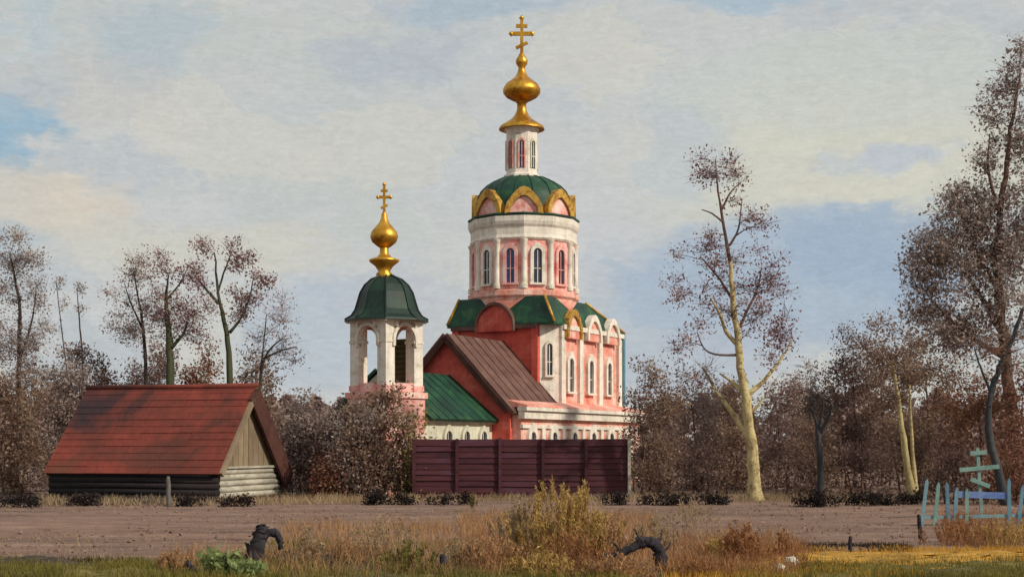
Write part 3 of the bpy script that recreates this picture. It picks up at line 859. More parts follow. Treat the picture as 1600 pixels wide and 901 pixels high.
# ------------------------------------------------------------------ trees
LEAF_K, LEAF_N = 0.42, 3.3
def make_tree(name, label, cat, Y, trunks, blobs, bark, leaf, seed, leaf_size=.2, dens=38, group=None, tw=1.0, sig=.42, part=('trunk', 'crown'), ncl=1.0, depthk=.8, droop=0.0):
    """trunks: list of (polyline of photo points, radius at foot, radius at tip) at distance Y.
       blobs: foliage masses (px, py, rx, ry [, weight]); every leaf cluster is fed by a branch."""
    rng = np.random.default_rng(seed)
    s = Y / F
    first = trunks[0][0][0]
    base = np.array((X(first[0], Y), Y, 0.0))
    T = thing(name, label, cat, base, group)
    mb = MB()
    br = MB()
    nodes, nrad = [], []
    for ti, (pl, r0, r1, *dk) in enumerate(trunks):
        pts = np.array([P(a, b, Y) for a, b in pl])
        if ti == 0 or pl[0][1] > 755:
            pts[0, 2] = -.1
        pts[1:, 1] += rng.normal(0, .12, len(pts) - 1).cumsum() if len(pts) > 1 else 0
        if ti > 0 and pl[0][1] <= 755 and nodes:
            j = np.argmin(np.linalg.norm(np.array(nodes)[:, [0, 2]] - pts[0][[0, 2]], axis=1))
            pts[:, 1] += nodes[j][1] - pts[0, 1]
            pts[1:, 1] += np.linspace(0, 1, len(pts))[1:] * rng.uniform(-.8, .8)
        # smooth resample
        m = 5 * (len(pts) - 1) + 1
        u = np.linspace(0, len(pts) - 1, m)
        q = np.stack([np.interp(u, np.arange(len(pts)), pts[:, c]) for c in range(3)], 1)
        for _ in range(5):
            q[1:-1] = (q[:-2] + 2 * q[1:-1] + q[2:]) / 4
        q[1:-1] += rng.normal(0, r0 * .09, q[1:-1].shape)
        rr = np.linspace(r0, r1, m) * (1 + rng.normal(0, .05, m))
        if pl[0][1] > 755 or ti == 0: rr[0] *= 1.6; rr[1] *= 1.18; rr[2] *= 1.06
        (br if dk else mb).tube(q, rr, 8)
        k0 = 2 if ti == 0 else 1
        for a, b in zip(q[k0:], rr[k0:]): nodes.append(a); nrad.append(b)
    LV, TW = [], []
    cl = []
    for bl in blobs:
        px, py, rx, ry = bl[:4]
        w = bl[4] if len(bl) > 4 else 1.0
        c = P(px, py, Y); ex, ez = rx * s, ry * s
        area = math.pi * ex * ez
        n = max(3, int(area * 1.5 * ncl))
        d = rng.normal(size=(n, 3)); d /= np.linalg.norm(d, axis=1, keepdims=True)
        rad = rng.uniform(.25, 1, n) ** .5
        pts = c + d * rad[:, None] * np.array((ex, (ex + ez) / 2 * depthk, ez))
        nl = dens * LEAF_N * w * area / n
        for p in pts: cl.append((p, nl))
    nd = np.array(nodes); nr = np.array(nrad)
    N, RD = list(nd), list(nr)
    cl.sort(key=lambda c: np.min(np.linalg.norm(nd - c[0], axis=1)))
    for p, nl in cl:
        if p[2] < .15: p[2] = .15 + rng.uniform(0, .2)
        NA = np.array(N)
        dv = p - NA
        dist = np.linalg.norm(dv, axis=1)
        cost = dist + np.maximum(0, -dv[:, 2]) * 1.6 + np.where(dv[:, 2] < .25 * dist, .5 * dist, 0)
        j = int(np.argmin(cost))
        a = NA[j]; L = dist[j]
        r0 = min(RD[j] * .75, .012 + .016 * L)
        r0 = max(r0, .012)
        k = max(3, int(L / .5) + 2)
        t = np.linspace(0, 1, k)[:, None]
        ctrl = a + (p - a) * .5 + np.array((0, 0, -.12 * L if droop == 0 else .15 * L)) + rng.normal(0, .09 * L, 3)
        q = (1 - t) ** 2 * a + 2 * t * (1 - t) * ctrl + t ** 2 * p
        br.tube(q, np.linspace(r0, .009, k), 4 if r0 > .02 else 3)
        for i in range(1, k):
            N.append(q[i]); RD.append(r0 + (.009 - r0) * i / (k - 1))
        # twigs
        nt = int(24 * tw)
        if nt:
            st = p + rng.normal(0, .1, (nt, 3))
            dr = rng.normal(size=(nt, 3)); dr[:, 2] = np.abs(dr[:, 2]) * .9 - droop
            dr /= np.linalg.norm(dr, axis=1, keepdims=True)
            en = st + dr * rng.uniform(.35, 1.25, nt)[:, None] * (sig / .42)
            TW.append(strips(rng, st, en, rng.uniform(.014, .03, nt)))
        m = rng.poisson(nl)
        if m:
            C = p + np.clip(rng.normal(0, 1, (m, 3)), -1.9, 1.9) * sig * np.array((1, 1, .85))
            C[:, 2] = np.maximum(C[:, 2], .04)
            LV.append(leaves(rng, C, leaf_size * LEAF_K, 1.6, droop))
    tr = mb.build(part[0], bark, T)
    twm = 'brown_bark' if bark in ('birch_bark', 'pale_bark', 'moss_bark') else bark
    bo = br.build('branches', twm, T)
    bo['kind'] = 'stuff'
    if part[0] == 'stems': tr['kind'] = 'stuff'
    V = np.concatenate(LV)
    quads_mesh(part[1], V, leaf, T)
    if TW:
        V2 = np.concatenate(TW)
        h = len(V2) // 3
        quads_mesh('twigs', V2[:h], twm, T)
        quads_mesh('fine_twigs', V2[h:], leaf, T)
    return T

GT_L = 'bare trees behind the shed'
GT_R = 'trees right of the church'
# --- left of the church
make_tree('tree', 'tall grey leafless tree cut by the left picture edge', 'tree', 88, [([(22, 775), (28, 610), (32, 480), (14, 395)], .22, .05), ([(30, 560), (48, 500), (52, 450)], .09, .03)],
          [(22, 392, 48, 34), (40, 445, 52, 45, .8), (5, 500, 50, 60, .9), (62, 505, 28, 40, .5), (20, 570, 60, 45)], 'dark_bark', 'lf_grey', 1, .2, 46, GT_L)
make_tree('tree', 'slim sapling with a few dark tufts between left edge tree and shed', 'tree', 84, [([(131, 775), (130, 560), (124, 500), (121, 450)], .08, .02), ([(112, 640), (100, 520), (94, 440)], .05, .02)],
          [(121, 455, 6, 14, 1.6), (124, 480, 6, 10, 1.2), (94, 442, 6, 12), (100, 475, 8, 12, .8)], 'dark_bark', 'lf_grey', 2, .16, 60, GT_L, .5, sig=.2)
make_tree('tree', 'brown twiggy tree leftmost of the three trunks rising over the shed ridge', 'tree', 80, [([(229, 775), (227, 590), (224, 500), (209, 425)], .16, .03), ([(226, 520), (200, 470), (190, 440)], .07, .02)],
          [(212, 418, 28, 18), (192, 462, 24, 40, .8), (236, 455, 30, 36, .6), (240, 510, 40, 30), (196, 515, 28, 28)], 'dark_bark', 'lf_mauve', 3, .18, 50, GT_L)
make_tree('tree', 'mossy green trunked tree with maroon tips over the middle of the shed roof', 'tree', 77, [([(268, 775), (268, 590), (265, 520), (258, 470), (262, 430)], .3, .04), ([(267, 545), (292, 520), (298, 490)], .12, .03), ([(258, 470), (278, 440), (286, 412)], .06, .02)],
          [(252, 412, 26, 22, 1.2), (288, 420, 26, 20), (262, 480, 40, 28), (300, 480, 34, 36), (275, 530, 40, 26, .7)], 'moss_bark', 'lf_maroon', 4, .19, 52, GT_L)
make_tree('tree', 'forked mossy trunked tree with maroon tufts over the right end of the shed roof', 'tree', 78, [([(361, 775), (361, 600), (357, 515), (343, 470), (336, 395)], .24, .04), ([(343, 475), (322, 450), (306, 432)], .11, .03), ([(360, 520), (378, 500), (392, 470), (400, 430)], .1, .02), ([(341, 460), (350, 420), (362, 390)], .07, .02)],
          [(326, 388, 16, 20, 1.2), (363, 385, 14, 10, 1.2), (385, 412, 26, 16, 1.6), (412, 432, 22, 14, 1.6), (380, 455, 26, 26, 1.1), (312, 425, 16, 28, .8), (370, 485, 20, 20)], 'moss_bark', 'lf_maroon', 5, .2, 62, GT_L, .6, sig=.32)
make_tree('tree', 'small bent dark tree with pinkish twig haze beside the shed gable', 'tree', 72, [([(402, 775), (404, 590), (414, 548), (442, 528)], .1, .03), ([(406, 580), (412, 520), (414, 490)], .05, .02), ([(410, 560), (440, 545), (462, 541)], .06, .03)],
          [(424, 480, 22, 40, .5), (440, 520, 24, 34, .5), (440, 565, 28, 24, .8), (400, 550, 20, 30, .4)], 'dark_bark', 'lf_mauve', 6, .16, 40, GT_L)
GB_L = 'shrubs behind the shed'
k = 20
for lab, Y, px, top, rx, mat in [
    ('grey brown thicket at the left picture edge beside the shed', 72, 20, 568, 64, 'lf_brown'),
    ('brown thicket rising behind the left end of the shed roof', 76, 95, 545, 62, 'lf_grey'),
    ('dusky thicket behind the shed ridge under the slim sapling', 82, 145, 535, 52, 'lf_umber'),
    ('mauve thicket behind the shed ridge between two trunks', 84, 235, 522, 54, 'lf_mauve'),
    ('rust brown thicket behind the shed ridge near its right end', 84, 320, 532, 56, 'lf_rust'),
    ('brown thicket behind the shed gable peak', 80, 395, 552, 54, 'lf_brown')]:
    k += 1
    hgt = 780 - top
    make_tree('shrub', lab, 'shrub', Y, [([(px, 775), (px + 3, 700), (px - 4, 640)], .07, .03), ([(px - 14, 775), (px - 22, 690)], .05, .02), ([(px + 14, 775), (px + 24, 690)], .05, .02)],
              [(px, top + hgt * .25, rx * .75, hgt * .25), (px - rx * .2, top + hgt * .5, rx, hgt * .25), (px + rx * .2, top + hgt * .78, rx * .95, hgt * .24)], 'brown_bark', mat, k, .24, 76, GB_L, 1.0, part=('stems', 'foliage'))
GB_C = 'shrubs between shed and church'
for lab, Y, px, top, rx, mat in [
    ('dark grey shrub beside the right eave of the shed', 70, 492, 598, 44, 'lf_grey'),
    ('brown shrub hiding the foot of the bell tower', 67, 590, 600, 60, 'lf_brown'),
    ('umber shrub left of the bell tower foot', 68, 535, 640, 46, 'lf_umber'),
    ('dense grey brown bush against the left corner of the bell tower', 66.5, 560, 628, 40, 'lf_grey'),
    ('dense brown bush against the right corner of the bell tower', 66.5, 628, 640, 30, 'lf_brown'),
    ('low rust red shrub right of the shed gable', 66, 530, 702, 40, 'lf_rust'),
    ('small olive shrub at the left end of the maroon fence', 66.2, 652, 650, 22, 'lf_olive'),
    ('brown scrub in front of the bell tower shrubs', 66, 590, 700, 52, 'lf_brown'),
    ('dull grey scrub close to the shed corner', 70, 468, 670, 34, 'lf_umber')]:
    k += 1
    hgt = 782 - top
    make_tree('shrub', lab, 'shrub', Y, [([(px, 777), (px + 3, 720), (px - 4, 680)], .06, .03), ([(px - 10, 777), (px - 18, 710)], .04, .02), ([(px + 10, 777), (px + 18, 710)], .04, .02)],
              [(px, top + hgt * .22, rx * .7, hgt * .22), (px - rx * .1, top + hgt * .5, rx, hgt * .25), (px + rx * .1, top + hgt * .78, rx, hgt * .24)], 'brown_bark', mat, k, .22, 95, GB_C, 1.0, part=('stems', 'foliage'))
# --- right of the church
make_tree('birch_tree', 'tall sunlit birch with pale yellow trunk right of the church', 'tree', 62,
          [([(1181, 788), (1176, 715), (1166, 640), (1154, 560), (1145, 480), (1139, 410)], .29, .085), ([(1139, 412), (1128, 345), (1120, 300), (1116, 250)], .085, .02, 1),
           ([(1176, 700), (1150, 650), (1120, 612), (1100, 572)], .16, .04), ([(1166, 618), (1196, 592), (1222, 560), (1240, 530)], .12, .03),
           ([(1164, 650), (1185, 632), (1190, 620)], .09, .03), ([(1160, 612), (1140, 592), (1128, 582)], .10, .03),
           ([(1156, 545), (1132, 520), (1122, 490), (1105, 468)], .11, .03), ([(1150, 520), (1165, 490), (1186, 450), (1192, 420)], .08, .02, 1),
           ([(1158, 555), (1100, 556), (1086, 520)], .06, .02, 1), ([(1144, 470), (1120, 430), (1095, 400)], .07, .02, 1), ([(1138, 385), (1155, 360), (1160, 310)], .06, .02, 1),
           ([(1130, 350), (1112, 335), (1096, 328)], .05, .02, 1), ([(1126, 330), (1140, 300), (1158, 285)], .05, .02, 1)],
          [(1115, 255, 34, 26), (1135, 290, 34, 26, .8), (1110, 285, 20, 18), (1175, 345, 22, 34, 1.1), (1085, 395, 36, 34, .8), (1120, 400, 40, 36, .6), (1180, 415, 36, 44, .8),
           (1070, 450, 28, 36, .9), (1110, 460, 36, 34, .7), (1200, 470, 38, 40, .7), (1075, 525, 26, 34, 1.2), (1205, 540, 36, 40, 1.3), (1170, 480, 40, 60, .5), (1090, 580, 24, 24, .6), (1225, 450, 22, 36, .6)],
          'birch_bark', 'lf_maroon', 40, .17, 40, GT_R, 1.2, droop=.35, sig=.36)
make_tree('pollard_tree', 'thin dark pollard with short stubby fork and pale sky behind it', 'tree', 63, [([(1281, 788), (1281, 740), (1279, 690), (1277, 662)], .16, .12), ([(1279, 676), (1292, 655), (1294, 632)], .11, .05), ([(1278, 668), (1270, 645), (1268, 628)], .09, .05), ([(1279, 666), (1284, 640), (1284, 618)], .06, .03)],
          [(1268, 632, 8, 8), (1292, 634, 8, 8), (1284, 622, 6, 8)], 'blue_bark', 'lf_dark', 41, .14, 50, GT_R, .5, sig=.2)
make_tree('tree', 'twin pale yellow trunks leaning left among brown undergrowth', 'tree', 64, [([(1427, 788), (1414, 700), (1402, 620), (1394, 560)], .2, .04), ([(1432, 787), (1424, 690), (1421, 600)], .13, .04)],
          [(1390, 545, 40, 40), (1425, 560, 40, 40), (1400, 600, 46, 30, .7)], 'pale_bark', 'lf_brown', 42, .2, 40, GT_R)
make_tree('tree', 'very tall brown tree cut by the right picture edge', 'tree', 70, [([(1592, 785), (1582, 640), (1568, 520), (1556, 430), (1560, 330), (1578, 200), (1592, 110)], .36, .05), ([(1566, 520), (1530, 450), (1490, 390)], .15, .04), ([(1558, 450), (1520, 380), (1500, 330)], .12, .03), ([(1575, 560), (1500, 520), (1440, 460)], .15, .03), ([(1562, 340), (1540, 270), (1545, 210)], .1, .03)],
          [(1592, 105, 24, 44, 1.2), (1566, 170, 34, 40, .8), (1590, 230, 30, 50, .8), (1552, 250, 30, 40, .7), (1520, 320, 50, 40, 1.2), (1575, 330, 40, 50), (1480, 360, 40, 36, 1.2), (1540, 390, 60, 44), (1445, 420, 38, 34), (1490, 450, 60, 50, .9), (1570, 460, 44, 50, .8), (1430, 480, 36, 34), (1530, 520, 60, 40), (1500, 300, 30, 24), (1455, 400, 40, 36), (1500, 400, 50, 40), (1480, 520, 60, 40), (1590, 400, 40, 50), (1625, 190, 30, 60), (1650, 300, 44, 60), (1665, 410, 50, 60), (1640, 510, 50, 40)],
          'brown_bark', 'lf_grey', 43, .25, 50, GT_R, ncl=1.9)
make_tree('tree', 'crooked slate blue trunk bending right near the teal cross', 'tree', 58, [([(1574, 790), (1558, 720), (1545, 670), (1548, 620), (1566, 575), (1592, 520), (1605, 480)], .19, .07), ([(1550, 610), (1535, 570), (1530, 540)], .06, .02)],
          [(1600, 500, 40, 40, .5), (1580, 560, 36, 34, .5), (1530, 560, 24, 30, .5)], 'blue_bark', 'lf_rust', 44, .18, 30, GT_R)
GB_R = 'shrubs right of the church'
for lab, Y, px, top, rx, mat in [
    ('brown thicket directly right of the church wall', 74, 1030, 566, 52, 'lf_brown'),
    ('dark purple brown bush touching the right corner of the church', 72, 1004, 596, 26, 'lf_umber'),
    ('grey brown thicket between the church and the birch', 78, 1085, 572, 50, 'lf_grey'),
    ('tall brown thicket behind the birch trunk', 80, 1140, 585, 55, 'lf_brown'),
    ('mauve thicket right behind the birch', 80, 1215, 572, 50, 'lf_mauve'),
    ('grey mauve round tree top behind the dark pollard', 84, 1265, 548, 46, 'lf_grey'),
    ('mauve brown thicket right of the dark pollard', 82, 1335, 500, 52, 'lf_umber'),
    ('small tufted crown poking up left of the tall right tree', 86, 1378, 486, 30, 'lf_brown'),
    ('tan brown thicket under the tall right tree', 78, 1450, 495, 66, 'lf_brown'),
    ('rust red thicket beneath the tall right tree', 66, 1530, 560, 58, 'lf_rust'),
    ('rust thicket at the right picture edge', 64, 1600, 580, 46, 'lf_rust'),
    ('dark rounded bush left of the birch foot', 66, 1105, 702, 48, 'lf_umber'),
    ('dark rounded bush right of the birch foot', 66, 1228, 698, 50, 'lf_umber'),
    ('dark plum bush between the pollard and the twin pale trunks', 66, 1345, 690, 58, 'lf_umber'),
    ('brown scrub low beside the right end of the maroon fence', 68, 1030, 690, 46, 'lf_brown'),
    ('brown scrub behind the twin pale trunks', 68, 1420, 650, 50, 'lf_brown'),
    ('dark bush behind the teal cross', 60, 1490, 690, 40, 'lf_umber'),
    ('plum scrub at the right picture edge behind the blue fence', 60, 1575, 695, 46, 'lf_rust'),
    ('brown scrub between the birch and the dark pollard', 72, 1270, 650, 46, 'lf_brown'),
    ('brown scrub just left of the birch trunk', 72, 1150, 650, 42, 'lf_brown')]:
    k += 1
    bot = 695 + EYE * F / Y
    hgt = bot - top
    make_tree('shrub', lab, 'shrub', Y, [([(px, 777), (px + 4, top + hgt * .65), (px - 4, top + hgt * .3)], .08, .03), ([(px - 12, 777), (px - 22, top + hgt * .5)], .05, .02), ([(px + 12, 777), (px + 22, top + hgt * .5)], .05, .02)],
              [(px, top + hgt * .22, rx * .72, hgt * .22), (px - rx * .15, top + hgt * .5, rx, hgt * .26), (px + rx * .15, top + hgt * .8, rx, hgt * .22)], 'brown_bark', mat, k, .22, 58, GB_R, 1.0, part=('stems', 'foliage'))
# dark low scrub along the far edge of the field
GD = 'low black scrub along the field edge'
for lab, px, py, rx, ry in [
    ('low black scrub left of the maroon fence foot', 610, 783, 58, 11), ('small black scrub tuft below the shed gable', 375, 786, 28, 10),
    ('low black scrub right of the maroon fence', 1030, 784, 46, 10), ('low black scrub left of the birch foot', 1100, 783, 42, 8),
    ('low black scrub under the dark pollard', 1285, 786, 40, 16), ('low black scrub between the pollard and twin trunks', 1365, 784, 44, 13),
    ('black scrub at the foot of the twin pale trunks', 1422, 782, 22, 15), ('dark low clump in place of a shadow at the left picture edge', 30, 786, 44, 9),  # the left-edge clump is added where there is only dark shadow
    ('low black scrub along the left part of the shed front', 130, 784, 46, 7), ('low black scrub along the right part of the shed front', 300, 785, 30, 7),
    ('low black scrub at the left part of the maroon fence foot', 700, 783, 40, 7), ('low black scrub at the right part of the maroon fence foot', 955, 784, 30, 8)]:
    k += 1
    Y = GY(py + 6)
    make_tree('low_scrub', lab, 'scrub', Y, [([(px, 790), (px + 2, py)], .03, .015), ([(px - rx * .5, 790), (px - rx * .5, py)], .03, .015), ([(px + rx * .5, 790), (px + rx * .5, py)], .03, .015)],
              [(px, py, rx, ry), (px - rx * .4, py + 2, rx * .5, ry * .8), (px + rx * .4, py + 2, rx * .5, ry * .7)], 'dark_bark', 'lf_dark', k, .16, 130, GD, .7, sig=.16, part=('stems', 'foliage'), ncl=3)

# far wood closing the horizon
def far_wood(seed, n):
    rng = np.random.default_rng(seed)
    V = []
    for i in range(n):
        x = rng.uniform(-130, 130); y = rng.uniform(150, 215); h = rng.uniform(5, 9.5) * (1 if abs(x) > 12 else .7)
        m = int(h * 42)
        t = rng.uniform(0, 1, m) ** .8
        rad = h * .38 * np.sqrt(np.maximum(.05, 1 - (2 * t - .9) ** 2)) * rng.uniform(.2, 1, m)
        a = rng.uniform(0, 6.283, m)
        C = np.stack([x + rad * np.cos(a), y + rad * np.sin(a), .2 + t * h], 1)
        V.append(leaves(rng, C, .62, 1.5))
    return np.concatenate(V)
fw = quads_mesh('far_wood', far_wood(5, 280), 'lf_mauve', None, (0, 180, 0))
fw['kind'] = 'stuff'
tag(fw, 'distant brown wood closing the horizon', 'wood')

# ------------------------------------------------------------------ blue fence and cross on the right
YP = 43.0
BF = thing('picket_fence', 'broken pale blue picket fence with blue rail at right edge of the field', 'fence', (X(1520, YP), YP, 0))
RP = random.Random(8)
for px, yt, yb, ln, mt in [(1440, 747, 845, .12, 'blue_paint'), (1460, 752, 818, .1, 'teal_paint'), (1483, 752, 802, -.05, 'blue_paint'), (1492, 760, 820, .05, 'blue_paint'),
                           (1511, 762, 812, .0, 'teal_paint'), (1577, 746, 804, .0, 'blue_paint'), (1591, 756, 850, .12, 'blue_paint'), (1602, 735, 860, 0.05, 'teal_paint')]:
    zt_, zb_ = Z(yt, YP), max(.0, Z(yb, YP))
    zb_ = -.05
    c = np.array((X(px, YP), YP, 0))
    w = .055
    r = np.array((math.cos(ln), 0, -math.sin(ln) * .0)); u = np.array((ln, 0, 1.0))
    pts = [c - r * w + u * zb_, c + r * w + u * zb_, c + r * w + u * (zt_ - .12), c + u * zt_, c - r * w + u * (zt_ - .12)]
    MB().prism(pts, np.array((0, .035, 0))).build('picket', mt, BF)
MB().box((X(1537, YP), YP + .07, Z(773, YP)), (.999, 0, -.03), (0, 1, 0), (.03, 0, .999), (X(1575, YP) - X(1498, YP)) / 2, .025, .10).build('rail', 'bright_blue_paint', BF)
MB().box((X(1520, YP), YP + .07, .32), (.999, 0, .02), (0, 1, 0), (-.02, 0, .999), (X(1604, YP) - X(1437, YP)) / 2, .025, .05).build('rail', 'blue_paint', BF)
YC = 47.0
GC = thing('grave_cross', 'pale teal three-barred cross standing behind the blue picket fence', 'cross', (X(1532, YC), YC, 0))
c = np.array((X(1534, YC), YC, 0)); lean = np.array((-.06, 0, 1.0))
MB().box(c + lean * 1.18, (1, 0, .06), (0, 1, 0), lean, .05, .04, 1.22).build('cross_post', 'teal_paint', GC)
for py, hwid, tl in ((707, .30, .08), (731, .72, .09)):
    z = Z(py, YC)
    MB().box(c + lean * z + np.array((0, -.07, 0)), (1, 0, tl), (0, 1, 0), (-tl, 0, 1), hwid * .92, .03, .07).build('cross_bar', 'teal_paint', GC)
MB().box(c + lean * 1.25 + np.array((0, -.07, 0)), (.93, 0, -.36), (0, 1, 0), (.36, 0, .93), .34, .03, .07).build('cross_bar', 'teal_paint', GC)

# ------------------------------------------------------------------ stumps, stakes, dead wood in the foreground
def stump(name, label, px, pyb, pts_px, radii, mat='stump_wood', seed=1, cat='stump'):
    Y = GY(pyb)
    b = np.array((X(px, Y), Y, 0))
    rg = np.random.default_rng(seed)
    T = thing(name, label, cat, b)
    for i, (pl, (r0, r1)) in enumerate(zip(pts_px, radii)):
        pts = np.array([P(a, c, Y) for a, c in pl])
        pts[:, 1] += np.linspace(0, rg.uniform(-.25, .25), len(pts)) if i else 0
        m = 6 * (len(pts) - 1) + 1
        u = np.linspace(0, len(pts) - 1, m)
        q = np.stack([np.interp(u, np.arange(len(pts)), pts[:, j]) for j in range(3)], 1)
        for _ in range(2): q[1:-1] = (q[:-2] + 2 * q[1:-1] + q[2:]) / 4
        mb = MB().tube(q, np.linspace(r0, r1, m) * (1 + rg.normal(0, .07, m)), 10)
        V = np.array(mb.v) + rg.normal(0, min(.016, r1 * .22), (len(mb.v), 3))
        mb.v = [tuple(v) for v in V]
        mb.build('trunk' if i == 0 else 'branch', mat, T)
    return T
stump('tree_stump', 'dark broken stump with a hooked branch left of the dry weeds', 400, 888, [[(396, 892), (397, 880), (399, 862), (405, 842), (409, 826), (408, 820)], [(405, 842), (420, 830), (431, 833), (436, 846), (436, 858)], [(398, 866), (388, 854), (384, 846)]], [(.23, .10), (.10, .05), (.06, .03)], seed=2)
stump('dead_branch', 'dark arching dead branch right of the tall weeds', 1030, 893, [[(1036, 897), (1033, 880), (1031, 862), (1024, 850), (1008, 844), (994, 846)], [(1006, 846), (985, 857), (962, 866), (940, 871), (905, 880)], [(1000, 846), (998, 838), (993, 826)], [(970, 862), (962, 850), (955, 846)], [(1031, 866), (1042, 858), (1050, 846)], [(1026, 851), (1034, 840), (1036, 828)]], [(.14, .085), (.095, .04), (.035, .012), (.03, .01), (.035, .01), (.03, .01)], seed=3, cat='branch')
post(690, 896, 862, .085, 'stump_wood', 'short_stake', 'short dark stake left of the tall weeds', 'stake', .02)
post(310, 899, 872, .075, 'stump_wood', 'short_stake', 'leaning dark stake beside the sage green plant', 'stake', -.22)
post(1438, 843, 800, .06, 'stump_wood', 'short_stake', 'dark charred stake against the left end of the blue fence', 'stake', -.05)
post(1328, 868, 834, .05, 'stump_wood', 'short_stake', 'thin dark stake in the field before the dark mud strip', 'stake', .0)
for i, (px, py, r, lab) in enumerate([(1238, 892, .16, 'pale stone on the yellow grass strip'), (1218, 899, .11, 'smaller pale stone beside the first at the bottom of the picture')]):
    Y = GY(py)
    b = np.array((X(px, Y), Y, .12))
    mb = MB().lathe(b, [(.02, .05), (r * .8, .08), (r, .12 + r * .4), (r * .7, .12 + r * .9), (.02, .12 + r * 1.1)], 9, smooth=False)
    rg = np.random.default_rng(i)
    mb.v = [tuple(np.array(v) + rg.normal(0, .015, 3)) for v in mb.v]
    tag(mb.build('stone', 'pale_stone', None, b), lab, 'stone')

# ------------------------------------------------------------------ weeds and grasses
def weed(label, px, pyb, pyt, wpx, n, mat, seed, head=1.0, group='dry weed clumps in the foreground', name='dry_weed_clump', cat='weeds', headmat=None, bl=1.0):
    rng = np.random.default_rng(seed)
    Y = GY(pyb); s = Y / F
    b = np.array((X(px, Y), Y, 0.0))
    T = thing(name, label, cat, b, group)
    H = (pyb - pyt) * s
    St, Hd = [], []
    for i in range(int(n * .85)):
        o = rng.normal(0, wpx * s * .66, 2)
        p0 = b + np.array((o[0], o[1] * 1.1, -.03))
        h = H * rng.uniform(.25, 1.0) ** .8 * (1 - .4 * min(1, abs(o[0]) / (wpx * s * 1.3)))
        ln = np.array((o[0] * .2 + rng.normal(0, .06 * h), rng.normal(0, .06 * h), 0))
        t = np.linspace(0, 1, 5)[:, None]
        q = p0 + t * UP * h + t ** 2 * ln
        w = rng.uniform(.010, .022)
        for j in range(4):
            St.append(strips(rng, q[j:j + 1], q[j + 1:j + 2], np.array([w * (1 - .15 * j)])))
        # blade leaves along the stalk
        nb_ = int(3 * bl)
        if nb_:
            tt = rng.uniform(.05, .75, nb_)[:, None]
            A_ = p0 + tt * UP * h + tt ** 2 * ln
            d_ = rng.normal(size=(nb_, 3)); d_[:, 2] = np.abs(d_[:, 2]) + 1.6; d_ /= np.linalg.norm(d_, axis=1, keepdims=True)
            St.append(strips(rng, A_, A_ + d_ * rng.uniform(.15, .45, nb_)[:, None] * min(1, h), rng.uniform(.01, .02, nb_)))
        if head and rng.uniform() < .75:
            m = int(40 * head)
            tt = 1.03 - rng.uniform(0, min(.34, .42 / max(h, .3)), m)[:, None]
            C = p0 + tt * UP * h + tt ** 2 * ln + rng.normal(0, .022, (m, 3))
            Hd.append(leaves(rng, C, .026, 3.2, -1.6))
    quads_mesh('stalks', np.concatenate(St), mat, T)
    if Hd: quads_mesh('seed_heads', np.concatenate(Hd), headmat or mat, T)
    return T
weed('tallest ochre weed clump in front of the maroon fence', 868, 888, 740, 42, 130, 'gr_ochre', 1, 1.2, headmat='gr_ochre')
weed('tall tan weeds left half of the central tall clump', 820, 884, 752, 30, 90, 'gr_ochre', 2, headmat='gr_grey')
weed('tall ochre weeds right half of the central clump', 912, 886, 748, 28, 100, 'gr_ochre', 3, headmat='gr_ochre')
weed('lone thin weed stem at the left part of the maroon fence', 738, 800, 762, 5, 14, 'gr_olive', 4)
weed('rusty weeds at the foot of the tall central clump', 890, 896, 820, 46, 130, 'gr_orange', 5, .5)
weed('orange tan weeds left of the tall central clump', 770, 893, 828, 44, 130, 'gr_tan', 6, .5)
weed('ochre weeds next right of the tall central clump', 960, 886, 790, 30, 70, 'gr_tan', 7, .6)
weed('pale tan weeds behind the dark arching branch', 1025, 870, 795, 26, 70, 'gr_grey', 8, .6)
weed('orange brown weeds right of the dark arching branch', 1160, 886, 808, 26, 130, 'gr_orange', 9, .5)
weed('short golden weeds between the arching branch and orange brown weeds', 1122, 878, 832, 22, 70, 'gr_ochre', 10, .6)
weed('small orange weed tuft left of the long dark mud strip', 1226, 880, 824, 12, 50, 'gr_orange', 11, .4)
weed('olive weeds beside the short dark stake', 640, 898, 838, 30, 80, 'gr_olive', 12, .5)
weed('grey tan reeds left of the short dark stake', 600, 872, 796, 46, 110, 'gr_grey', 13, .3)
weed('orange tan weeds under the grey reeds', 540, 880, 832, 46, 130, 'gr_tan', 14, .3)
weed('pale green tan weeds right of the hooked stump', 482, 884, 808, 14, 40, 'gr_grey', 15, .5)
weed('tan brown weeds left of the sage green plant', 270, 897, 850, 26, 70, 'gr_tan', 16, .4)
weed('brown weeds right of the short dark stake', 716, 890, 836, 20, 70, 'gr_grey', 17, .4)
weed('ochre weeds below the blue picket fence rail', 1510, 850, 796, 40, 110, 'gr_orange', 18, .4)
weed('ochre weeds at the right end of the blue picket fence', 1568, 856, 800, 30, 90, 'gr_ochre', 19, .4)
weed('dull tan weeds in the field right of the maroon fence', 1080, 822, 772, 30, 60, 'gr_grey', 20, .4)
weed('low rust weeds under the golden weeds near the bottom', 1090, 900, 862, 40, 110, 'gr_orange', 21, .3)
weed('golden ochre weeds at bottom below the tall clump', 850, 903, 850, 36, 90, 'gr_ochre', 22, .6)
weed('tan weeds under the dark arching branch', 965, 903, 862, 44, 120, 'gr_tan', 23, .4)

